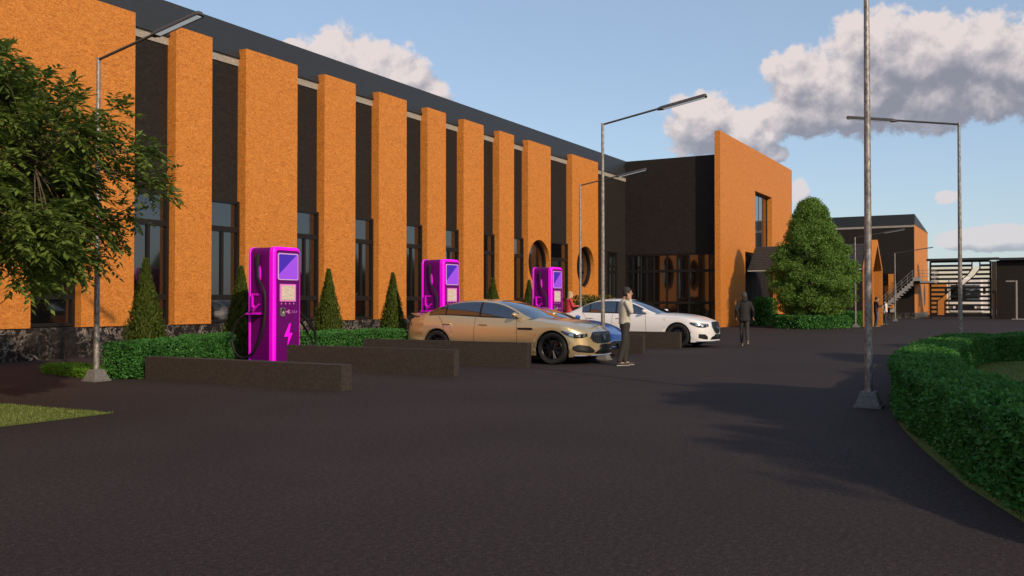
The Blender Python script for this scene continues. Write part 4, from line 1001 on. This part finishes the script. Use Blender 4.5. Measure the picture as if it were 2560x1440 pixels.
def person(loc, rz, label, J, H=1.74, skin='skin', top='sweater_cream', legs='trouser_dark', shoes='shoe_dark', hair='hair_black', long_hair=False, beanie=False, hood=False, headrot=0, width=1.0, coat=0, phone=False, sole=True, female=False, leg=1.0):
    root = empty('person', loc, rz); tag(root, label, 'person'); k = H/1.75
    V = lambda p: Vector(p)*k
    J = {a: V(c) for a, c in J.items()}
    hc = J['head']; Mh = Matrix.Rotation(headrot, 3, 'Z')
    b = MB()
    b.ell(hc+V((0, 0, .03)), (.078*k, .098*k, .108*k), 18, 14); b.ell(hc+V((0, 0, 0))+Mh @ V((0, .025, -.045)), (.060*k, .072*k, .075*k), 14, 10)
    f = lambda x, y, z: hc+Mh @ V((x, y, z))
    b.tube([f(0, .092, .02), f(0, .118, -.02), f(0, .10, -.03)], [.010*k, .017*k, .013*k], 7)          # nose
    b.ell(f(0, .09, -.062), (.026*k, .014*k, .009*k), 8, 5)                                            # lips
    b.ell(f(0, .085, -.10), (.022*k, .02*k, .018*k), 8, 5)                                             # chin
    for sx in (-1, 1):
        b.ell(f(sx*.034, .088, .022), (.020*k, .010*k, .012*k), 8, 5)
        b.ell(f(sx*.080, -.005, -.005), (.012*k, .024*k, .034*k), 8, 6)
    capsule(b, hc+V((0, -.02, -.06)), J['neck'], .052*k, .058*k)
    # trunk and limbs under the clothes
    pel, chest = J['pelvis'], J['chest']
    loft(b, [(pel.z-.08*k, .12*k, .09*k, pel.x, pel.y), (pel.z+.05*k, .13*k, .095*k, pel.x, pel.y), (chest.z, .14*k, .10*k, chest.x, chest.y), (chest.z+.12*k, .125*k, .08*k, chest.x, chest.y), (J['neck'].z-.02*k, .052*k, .052*k, J['neck'].x, J['neck'].y)])
    for s_ in 'LR':
        capsule(b, J['sho'+s_]-V((0, 0, .025)), J['elb'+s_], .034*k, .032*k); capsule(b, J['elb'+s_], J['wri'+s_], .034*k, .024*k)
        capsule(b, J['hip'+s_], J['kne'+s_], .065*k, .046*k); capsule(b, J['kne'+s_], J['ank'+s_], .045*k, .032*k)
        capsule(b, J['ank'+s_]-V((0, 0, .02)), J['toe'+s_], .032*k, .028*k)
        hd = J.get('hd'+s_, (J['wri'+s_]-J['elb'+s_])/k); sd = J.get('hs'+s_, Vector((0, 1, 0)))
        hand(b, J['wri'+s_], hd, sd, J['cu'+s_].x/k if 'cu'+s_ in J else .45)
    body = remesh(b.build('body', skin, root), .009 if H > 1.6 else .012, 2)
    wf = width
    # top
    b = MB(); hem = pel.z-(.03+coat)*k
    loft(b, [(hem, (.158+coat*.10)*k*wf, .122*k*wf, pel.x, pel.y), (pel.z+.08*k, .150*k*wf, .115*k*wf, pel.x, pel.y), (chest.z, .166*k*wf, .125*k*wf, chest.x, chest.y),
             (chest.z+.13*k, .172*k*wf, .115*k*wf, chest.x, chest.y), (J['shoL'].z-.02*k, .178*k, .105*k*wf, J['neck'].x, J['neck'].y), (J['shoL'].z+.03*k, .135*k, .088*k*wf, J['neck'].x, J['neck'].y), (J['neck'].z-.01*k, .075*k, .07*k, J['neck'].x, J['neck'].y)])
    for s_ in 'LR':
        capsule(b, J['sho'+s_]*1-V((0, 0, .02)), J['elb'+s_], .056*k, .047*k*wf); capsule(b, J['elb'+s_], J['elb'+s_]+(J['wri'+s_]-J['elb'+s_])*.93, .047*k*wf, .036*k*wf)
    if hood: b.ell(J['neck']+V((0, -.07, -.0)), (.105*k, .075*k, .085*k), 14, 8)
    remesh(b.build('top' if not coat else 'jacket', top, root), .013, 3)
    b = MB()
    loft(b, [(pel.z-.12*k, .135*k, .11*k, pel.x, pel.y), (pel.z+.02*k, .148*k, .112*k, pel.x, pel.y), (pel.z+.10*k, .140*k, .10*k, pel.x, pel.y)])
    for s_ in 'LR':
        capsule(b, J['hip'+s_], J['kne'+s_], .086*k*leg, .064*k*leg); capsule(b, J['kne'+s_], J['ank'+s_]+(J['kne'+s_]-J['ank'+s_])*.06, .064*k*leg, .052*k*leg)
    remesh(b.build('trousers', legs, root), .013, 3)
    for s_ in 'LR':
        b = MB(); a, t = J['ank'+s_], J['toe'+s_]; d = (t-a); d.z = 0; d.normalize()
        heel = Vector((a.x, a.y, max(t.z, min(a.z-.05*k, t.z+.2)) if a.z > .16*k else t.z))-d*.035*k
        capsule(b, heel, t+d*.035*k, .040*k, .034*k); capsule(b, a-V((0, 0, .01)), heel+d*.05*k, .042*k, .038*k)
        o = remesh(b.build('shoe', shoes, root), .010, 2)
        if sole:
            b = MB(); capsule(b, heel-Vector((0, 0, .024*k)), t+d*.038*k-Vector((0, 0, .016*k)), .031*k, .026*k); M_ = None
            for i_, v in enumerate(b.v): b.v[i_] = (v[0], v[1], max(v[2], min(heel.z, t.z)-.038*k))
            b.build('sole', 'sole_white', o)
    b = MB()
    if beanie:
        b.ell(hc+V((0, -.008, .055)), (.092*k, .108*k, .098*k), 16, 12); b.ell(hc+V((0, -.03, .01)), (.088*k, .088*k, .07*k), 14, 10)
        remesh(b.build('cap', 'beanie', root), .012, 2)
    else:
        b.ell(hc+Mh @ V((0, -.012, .056)), (.086*k, .103*k, .094*k), 16, 12); b.ell(hc+Mh @ V((0, -.045, .0)), (.080*k, .070*k, .085*k), 14, 10)
        if long_hair:
            b.ell(hc+Mh @ V((0, -.05, -.08)), (.085*k, .07*k, .16*k), 14, 10); b.ell(hc+Mh @ V((0, -.02, -.19)), (.075*k, .06*k, .14*k), 12, 8)
        remesh(b.build('hair', hair, root), .011, 2)
    return root, J, body
base = dict(head=(0, .02, 1.63), neck=(0, -.01, 1.50), chest=(0, 0, 1.25), pelvis=(0, -.01, .96), shoL=(-.18, -.01, 1.43), shoR=(.18, -.01, 1.43),
            elbL=(-.22, -.05, 1.14), elbR=(.22, -.05, 1.14), wriL=(-.23, .04, .90), wriR=(.23, .04, .90), hipL=(-.09, 0, .92), hipR=(.09, 0, .92),
            kneL=(-.10, .03, .50), kneR=(.10, .03, .50), ankL=(-.10, -.02, .085), ankR=(.10, -.02, .085), toeL=(-.11, .15, .04), toeR=(.11, .15, .04))
# local +y is where the person faces. The man on the phone faces right across the picture
fr = math.atan2(-.87, .49)-PI/2
P1 = dict(base); P1.update(head=(.0, .055, 1.622), neck=(0, .0, 1.495), elbR=(.245, .085, 1.20), wriR=(.135, .085, 1.485), hdR=(-.010, -.030, .12), hsR=(0, 1, .25), cuR=(.28, 0, 0),
                           elbL=(-.225, -.02, 1.16), wriL=(-.20, .07, .94), ankL=(-.10, .01, .085), kneL=(-.10, .06, .51), toeL=(-.11, .18, .04), ankR=(.10, -.16, .085), kneR=(.10, -.04, .50), toeR=(.11, .01, .04))
pr_, J1, _b = person((18.84, 7.81, 0), fr+.12, 'man in cream sweater and dark trousers standing with a phone at his ear', P1, 1.73, width=1.10, leg=1.16)
b = MB(); hp = J1['head']; b.box(hp.x+.088, hp.x+.097, hp.y-.015, hp.y+.03, hp.z-.07, hp.z+.03); ph = b.build('phone', 'phone_black', None, bevel=.003)
ph.location = (18.84, 7.81, 0); ph.rotation_euler = (.0, 0, fr+.12); tag(ph, 'dark phone held at the ear of the man in the cream sweater', 'phone')
P2 = dict(base); P2.update(head=(.0, .05, 1.62), elbL=(-.27, -.06, 1.17), wriL=(-.26, .06, .93), elbR=(.27, -.04, 1.17), wriR=(.29, .10, .95),
                           kneL=(-.085, .10, .50), ankL=(-.075, .06, .085), toeL=(-.085, .22, .04), kneR=(.075, -.05, .50), ankR=(.06, -.30, .17), toeR=(.075, -.16, .06))
person((29.46, 8.05, 0), -PI/2+YAW-.1, 'man in dark hooded jacket and knit cap walking away past the orange screen wall', P2, 1.72, top='jacket_dark', legs='trouser_grey', shoes='shoe_brown', beanie=True, hood=True, width=1.14, coat=.12)
P3 = dict(base); P3.update(elbR=(.22, .06, 1.18), wriR=(.16, .26, 1.20), elbL=(-.22, .05, 1.17), wriL=(-.10, .27, 1.16), head=(0, .06, 1.61))
person((32.4, 15.8, 0), fr+.35, 'blond woman in a red jacket standing beyond the white car', P3, 1.84, skin='skin_pale', top='coat_red', legs='trouser_grey', hair='hair_blond', long_hair=True, shoes='shoe_dark', coat=.12, width=1.06)
person((56.4, 7.75, 0), fr+.1, 'man in navy jacket and jeans at the orange portal holding a dark tablet', P3, 1.72, top='navy', legs='denim', width=1.1, coat=.05)
tb = MB(); tb.box(-.14, .14, -.1, .1, 0, .012); t_ = tb.build('tablet', 'phone_black', None); t_.location = (56.4+.30*math.cos(fr+.1+PI/2), 7.75+.30*math.sin(fr+.1+PI/2), 1.22); t_.rotation_euler = (.35, 0, fr+.1); tag(t_, 'dark tablet in the hands of the man in the navy jacket', 'tablet')
person((62.0, 7.95, 0), fr+2.6, 'small distant woman in a pale blouse near the foot of the outside stair', base, 1.55, skin='skin_pale', top='blouse_white', legs='navy', hair='hair_black', coat=.05)

# ------------------------------------------------------------------ plants
def leaf_obj(name, m, parent, P, A, N, L, Wd, rng, fold=.12):
    V, F = leaves(P, A, N, L, Wd, rng, fold); return np_mesh(name, V, F, m, parent)
def hedge(name, path, width, height, m, label, group, dens=900, lf=.045, seed=1, lump=.03, z0=0, core='hedge_core'):
    """clipped hedge along a path: dark core and leaves all over its skin"""
    rng = np.random.default_rng(seed); root = empty(name, (path[0][0], path[0][1], 0)); tag(root, label, 'hedge', group)
    off = np.array([path[0][0], path[0][1], 0]); pts = [np.array(p, float)-off[:2] for p in path]
    # side rails
    nrm = []
    for i in range(len(pts)):
        a = pts[max(i-1, 0)]; c = pts[min(i+1, len(pts)-1)]; t = (c-a)/np.linalg.norm(c-a); nrm.append(np.array([-t[1], t[0]]))
    ins = .05+lf*.7; b = MB(); vs = []
    cp = [p.copy() for p in pts]; cp[0] += (pts[1]-pts[0])/np.linalg.norm(pts[1]-pts[0])*ins; cp[-1] += (pts[-2]-pts[-1])/np.linalg.norm(pts[-2]-pts[-1])*ins
    for p, n_ in zip(cp, nrm):
        for sx, z in ((-1, z0), (-1, z0+height-ins), (1, z0+height-ins), (1, z0)): q = p+n_*sx*(width/2-ins); vs.append((q[0], q[1], z))
    k = len(pts); b.add(vs, [(4*i+j, 4*i+(j+1) % 4, 4*i+4+(j+1) % 4, 4*i+4+j) for i in range(k-1) for j in range(4)]+[(0, 1, 2, 3), (4*k-4, 4*k-3, 4*k-2, 4*k-1)])
    b.build('core', core, root)
    Ps, As, Ns = [], [], []
    def emit(o, ex, ey, n_, area_c):
        nn = int(np.linalg.norm(np.cross(ex, ey))*dens*area_c)
        a, c = rng.random((nn, 1)), rng.random((nn, 1)); p = o+a*ex+c*ey
        wob = lump*(np.sin(p[:, [0]]*5.1+p[:, [2]]*7)+np.sin(p[:, [1]]*6.3+p[:, [0]]*3.7)+np.sin(p[:, [2]]*11+p[:, [1]]*4))*.5
        p = p+n_*(wob+rng.uniform(-.045, .02, (nn, 1)))
        ax_ = unit(rng, nn)*.9+n_*.55+np.array([0, 0, .25]); Ps.append(p); As.append(ax_); Ns.append(unit(rng, nn)*.7+n_)
    Z = np.array([0, 0, 1.])
    for i in range(k-1):
        a3, c3 = np.append(pts[i], z0), np.append(pts[i+1], z0); na, nc = np.append(nrm[i], 0), np.append(nrm[i+1], 0)
        for sx in (1, -1):
            o = a3+na*sx*width/2; e = c3+nc*sx*width/2-o; emit(o, e, Z*height, (na+nc)/2*sx, 1)
        o = a3-na*width/2+Z*height; e = c3-nc*width/2+Z*height-o; emit(o, e, na*width, Z, 1)
    for i, j in ((0, 1), (k-1, k-2)):
        d = np.append(pts[i]-pts[j], 0); d /= np.linalg.norm(d); na = np.append(nrm[i], 0); o = np.append(pts[i], z0)-na*width/2; emit(o, na*width, Z*height, d, 1)
    leaf_obj('foliage', m, root, np.vstack(Ps), np.vstack(As), np.vstack(Ns), lf, lf*.62, rng, .10)
    return root
hedge('hedge', [(10.95, 14.42), (12.2, 14.95), (15.5, 16.7)], .62, .63, 'leaf_hedge', 'clipped green hedge left of the nearest charging station', 'clipped hedges along the bays', 2300, .050, 2)
hedge('hedge', [(15.95, 15.25), (18.0, 15.15), (20.2, 15.1)], .6, .64, 'leaf_hedge', 'clipped green hedge between the nearest charging station and the tail of the gold car', 'clipped hedges along the bays', 2000, .055, 3)
hedge('low_hedge', [(11.05, 14.7), (11.2, 16.0), (11.55, 17.1)], .62, .15, 'leaf_low', 'low bright green ground hedge at the foot of the first lamp', None, 3600, .045, 4)
CH = [(5.2, -1.9), (6.1, -.95), (7.0, -.35), (8.1, .02), (9.7, .42), (11.2, .82), (12.6, 1.08), (14.3, 1.33), (16.5, 1.46), (18.7, 1.5), (21.0, 1.47), (22.8, 1.38), (24.2, 1.1), (25.2, .5), (25.9, -.4), (26.3, -1.6), (26.4, -3.4)]
h = hedge('curved_hedge', CH, .80, .60, 'leaf_laurel', 'thick dark green hedge curving around the round lawn at the right', None, 3400, .050, 5, lump=.035)
hedge('hedge', [(54.6, 12.8), (51.5, 12.3), (49.75, 11.5), (49.4, 10.6), (50.4, 9.5), (51.9, 8.9), (52.9, 8.85)], .5, .62, 'leaf_hedge', 'clipped hedge ring in front of the round tree', 'clipped hedges along the bays', 420, .12, 6)
hedge('hedge', [(54.6, 8.75), (57.2, 9.6), (60.0, 10.2), (63, 9.0)], .8, .75, 'leaf_hedge', 'far hedge running behind the orange portal frame', 'clipped hedges along the bays', 250, .14, 7)
hedge('shrub_row', [(41.4, 19.7), (43.2, 19.6), (45.2, 19.6)], .7, 1.62, 'leaf_shrub', 'loose brownish green shrubs below the second round window', None, 190, .14, 8, lump=.16, core='hedge_core')
hedge('shrub_row', [(54.8, 14.1), (57.5, 14.1)], .6, 1.6, 'leaf_laurel', 'dark shrubs against the glazing beside the canopy', None, 200, .16, 9, lump=.12)

def make_cypress(seed, H=2.4, R_=.47, n=9500):
    rng = np.random.default_rng(seed); root = empty('cypress', (0, 0, 0))
    b = MB(); b.tube([(0, 0, 0), (0, 0, H*.6)], [.05, .02], 7); b.build('trunk', 'bark', root)
    b = MB(); b.lathe([(R_*.62, .06), (R_*.66, H*.12), (R_*.48, H*.4), (R_*.26, H*.7), (.02, H*.9)], (0, 0, 0), 'z', 14); b.build('inner_foliage', 'hedge_core', root)
    t = rng.random(n)**1.25; z = .04+t*(H-.12); th = rng.uniform(0, 2*PI, n)
    prof = np.interp(t, [0, .06, .15, .35, .6, .85, 1], [.80, 1.0, .98, .78, .47, .18, .015])*R_
    lump = 1+.10*np.sin(th*5+z*9)+.10*np.sin(th*9-z*14+seed)
    r_ = prof*lump*np.sqrt(rng.uniform(.45, 1.05, n))
    P = np.stack([r_*np.cos(th), r_*np.sin(th), z], 1); out = np.stack([np.cos(th), np.sin(th), np.zeros(n)], 1)
    A = out*.45+np.array([0, 0, 1.0])+unit(rng, n)*.45
    leaf_obj('foliage', 'leaf_cypress', root, P, A, out+unit(rng, n)*.6, .085, .032, rng, .05)
    return root
cyps = [(13.55, 17.0, 2.40, 'nearest conical cypress, standing behind the first hedge and left of the nearest charging station'), (16.35, 17.0, 2.32, 'conical cypress half hidden behind the nearest charging station'),
        (19.6, 17.0, 2.36, 'conical cypress just right of the nearest charging station'), (22.55, 17.0, 2.33, 'conical cypress behind the tail of the gold car'),
        (28.55, 17.0, 2.33, 'conical cypress seen over the roof of the gold car'), (31.5, 17.1, 2.3, 'farthest conical cypress, partly behind the third charging station')]
prot = [make_cypress(11), make_cypress(12)]
for i, (x, y, hh, lab) in enumerate(cyps):
    o = prot[i] if i < 2 else copy_tree(prot[i % 2])
    o.location = (x, y, 0); o.rotation_euler = (0, 0, i*1.3); o.scale = (hh/2.4,)*3; tag(o, lab, 'tree', 'conical cypresses along the hall')

def make_round_tree(H=7.2, seed=21):
    rng = np.random.default_rng(seed); root = empty('round_tree', (0, 0, 0))
    b = MB(); b.tube([(0, 0, 0), (.03, 0, 1.0), (-.03, .03, 3), (0, 0, 6)], [.17, .14, .10, .03], 9)
    nc = 620; t = rng.random(nc)**1.0; th = rng.uniform(0, 2*PI, nc)
    prof = np.interp(t, [0, .08, .2, .4, .6, .8, .93, 1], [1.35, 1.95, 2.2, 2.12, 1.60, 1.02, .58, .2])
    rr_ = prof*np.sqrt(rng.uniform(.35, 1.0, nc))*(1+.17*np.sin(th*3+t*8)*np.sin(t*17+th)); C = np.stack([rr_*np.cos(th), rr_*np.sin(th), .75+t*(H-1.05)], 1)
    for c in C[::5]: b.tube([(0, 0, max(.8, c[2]-1.0)), c*[.5, .5, 1]-[0, 0, .35], c], [.05, .03, .012], 5)
    b.build('trunk', 'bark', root, smooth=True)
    per = 210; Pc = np.repeat(C, per, 0); d = unit(rng, len(Pc)); d[:, 2] = d[:, 2]*.9+.1
    rad = rng.uniform(.6, 1.0, (len(Pc), 1))*rng.uniform(.24, .42, (nc, 1)).repeat(per, 0)
    P = Pc+d*rad*[1, 1, .8]; A = d*.6+unit(rng, len(P))*.8
    leaf_obj('crown', 'leaf_round', root, P, A, d+unit(rng, len(P))*.5, .10, .055, rng, .1)
    return root
rt = make_round_tree(); rt.location = (51.6, 10.4, 0); tag(rt, 'dense round-topped green tree inside the hedge ring before the orange screen wall', 'tree')

def make_ash(seed=33, crown=(2.95, 2.95, 1.72), cz=3.05, ncl=760, per=13, hole=None, leafL=.128):
    rng = np.random.default_rng(seed); root = empty('leafy_tree', (0, 0, 0)); b = MB()
    b.tube([(0, 0, 0), (.05, .02, .7), (0, .05, 1.5), (.06, 0, 2.6), (0, 0, 3.9)], [.15, .125, .105, .075, .03], 10)
    d = unit(rng, ncl); rad = rng.uniform(.30, 1, ncl)**.45
    d[:, 2] = np.where(d[:, 2] < -.75, -d[:, 2], d[:, 2])
    lum = 1+.16*np.sin(np.arctan2(d[:, 1], d[:, 0])*4+d[:, 2]*5+seed)
    C = d*rad[:, None]*lum[:, None]*np.array(crown)+np.array([0, 0, cz])
    limbs = []
    for k in range(11):
        a = 2*PI*k/11+rng.uniform(-.2, .2); e = rng.uniform(-.18, .8)
        tip = np.array([crown[0]*.72*math.cos(a)*math.cos(e), crown[1]*.72*math.sin(a)*math.cos(e), cz+crown[2]*.7*math.sin(e)])
        z0 = rng.uniform(1.1, 2.4); s0 = np.array([0, 0, z0]); md = (s0+tip)/2+np.array([0, 0, -.12-.1*rng.random()])
        pts = [s0*(1-t)**2+2*md*t*(1-t)+tip*t*t for t in np.linspace(0, 1, 9)]; limbs += pts[2:]
        b.tube(pts, list(np.linspace(.042, .010, 9)), 6)
    limbs = np.array(limbs)
    Ps, As, Ns = [], [], []
    for c in C:
        j = np.argmin(np.linalg.norm(limbs-c, axis=1)); s0 = limbs[j]; dr = c-s0; ln = np.linalg.norm(dr)+1e-6
        b.tube([s0, (s0+c)/2+np.array([0, 0, .05]), c], [.013, .009, .005], 4, cap=False)
        outw = (c-np.array([0, 0, cz-.3])); outw /= np.linalg.norm(outw)
        for q in range(per):
            tdir = outw*.8+unit(rng, 1)[0]*.85+np.array([0, 0, .08]); tdir /= np.linalg.norm(tdir); tl = rng.uniform(.22, .42); st0 = c+unit(rng, 1)[0]*.10
            n_ = 11; tt = np.linspace(.15, 1, n_)
            base_ = st0+tdir*tl*tt[:, None]+np.array([0, 0, -.10])*(tt[:, None]**2)
            side = np.cross(tdir, [0, 0, 1.]); side /= (np.linalg.norm(side)+1e-6); sg = np.where(np.arange(n_) % 2, 1, -1)[:, None]
            A = tdir*.75+side*sg*.8+np.array([0, 0, -.30])+rng.normal(size=(n_, 3))*.18
            Ps.append(base_); As.append(A); Ns.append(np.tile([0, 0, 1.], (n_, 1))+rng.normal(size=(n_, 3))*.3)
    b.build('trunk', 'bark', root, smooth=True)
    leaf_obj('crown', 'leaf_ash', root, np.vstack(Ps), np.vstack(As), np.vstack(Ns), leafL, leafL*.40, rng, .06)
    return root
ash = make_ash(); ash.location = (6.6, 13.35, 0); ash.rotation_euler = (0, 0, 1.0); tag(ash, 'leafy tree with pointed drooping leaves at the left edge, nearest tree', 'tree')
# trees on the right of the frame: their shade falls across the yard
AV = [(5.6, -6.6, .80), (9.6, -4.6, .82), (14.5, -6.8, .85), (20.5, -4.6, .80), (27, -6.5, .9), (34, -8.0, .75), (43, -9.5, .8), (54, -11, .9), (66, -13, 1.0), (78, -15, 1.0)]
rt2 = None
for i, (x, y, s_) in enumerate(AV):
    c = copy_tree(ash if i < 5 else rt)
    c.name = 'shade_tree'; c.location = (x, y, 0); c.scale = (s_, s_, s_*(1.25 if i < 5 else .9)); c.rotation_euler = (0, 0, 1.7*i)
    tag(c, 'tree beyond the right edge of the picture whose shade falls on the yard', 'tree', 'trees beyond the right edge')
# short grass on the two lawns
def in_poly(P, poly):
    c = np.zeros(len(P), bool); n = len(poly)
    for i in range(n):
        (x0, y0), (x1, y1) = poly[i], poly[(i+1) % n]
        if y0 != y1: c ^= ((y0 > P[:, 1]) != (y1 > P[:, 1])) & (P[:, 0] < (x1-x0)*(P[:, 1]-y0)/(y1-y0)+x0)
    return c
rng = np.random.default_rng(77)
tri = [(7.54, 10.04), (7.49, 10.9), (7.47, 12.35), (6.9, 15.5), (1, 16), (-3, 12.5), (-3, 10.0), (6.07, 10.03)]
for poly, box_, n_, lab in ((tri, (3.5, 7.6, 10, 14), 26000, 'g1'), (LAWN, (5.0, 24, -2.5, 2.1), 60000, 'g2')):
    P = np.stack([rng.uniform(box_[0], box_[1], n_), rng.uniform(box_[2], box_[3], n_), np.full(n_, .004)], 1); P = P[in_poly(P, poly)]
    A = unit(rng, len(P))*.5+np.array([0, 0, 1.]); g_ = leaf_obj('grass', 'grass_blade', None, P, A, unit(rng, len(P)), .030, .008, rng, .0)
    tag(g_, 'short grass', 'grass', kind='stuff')
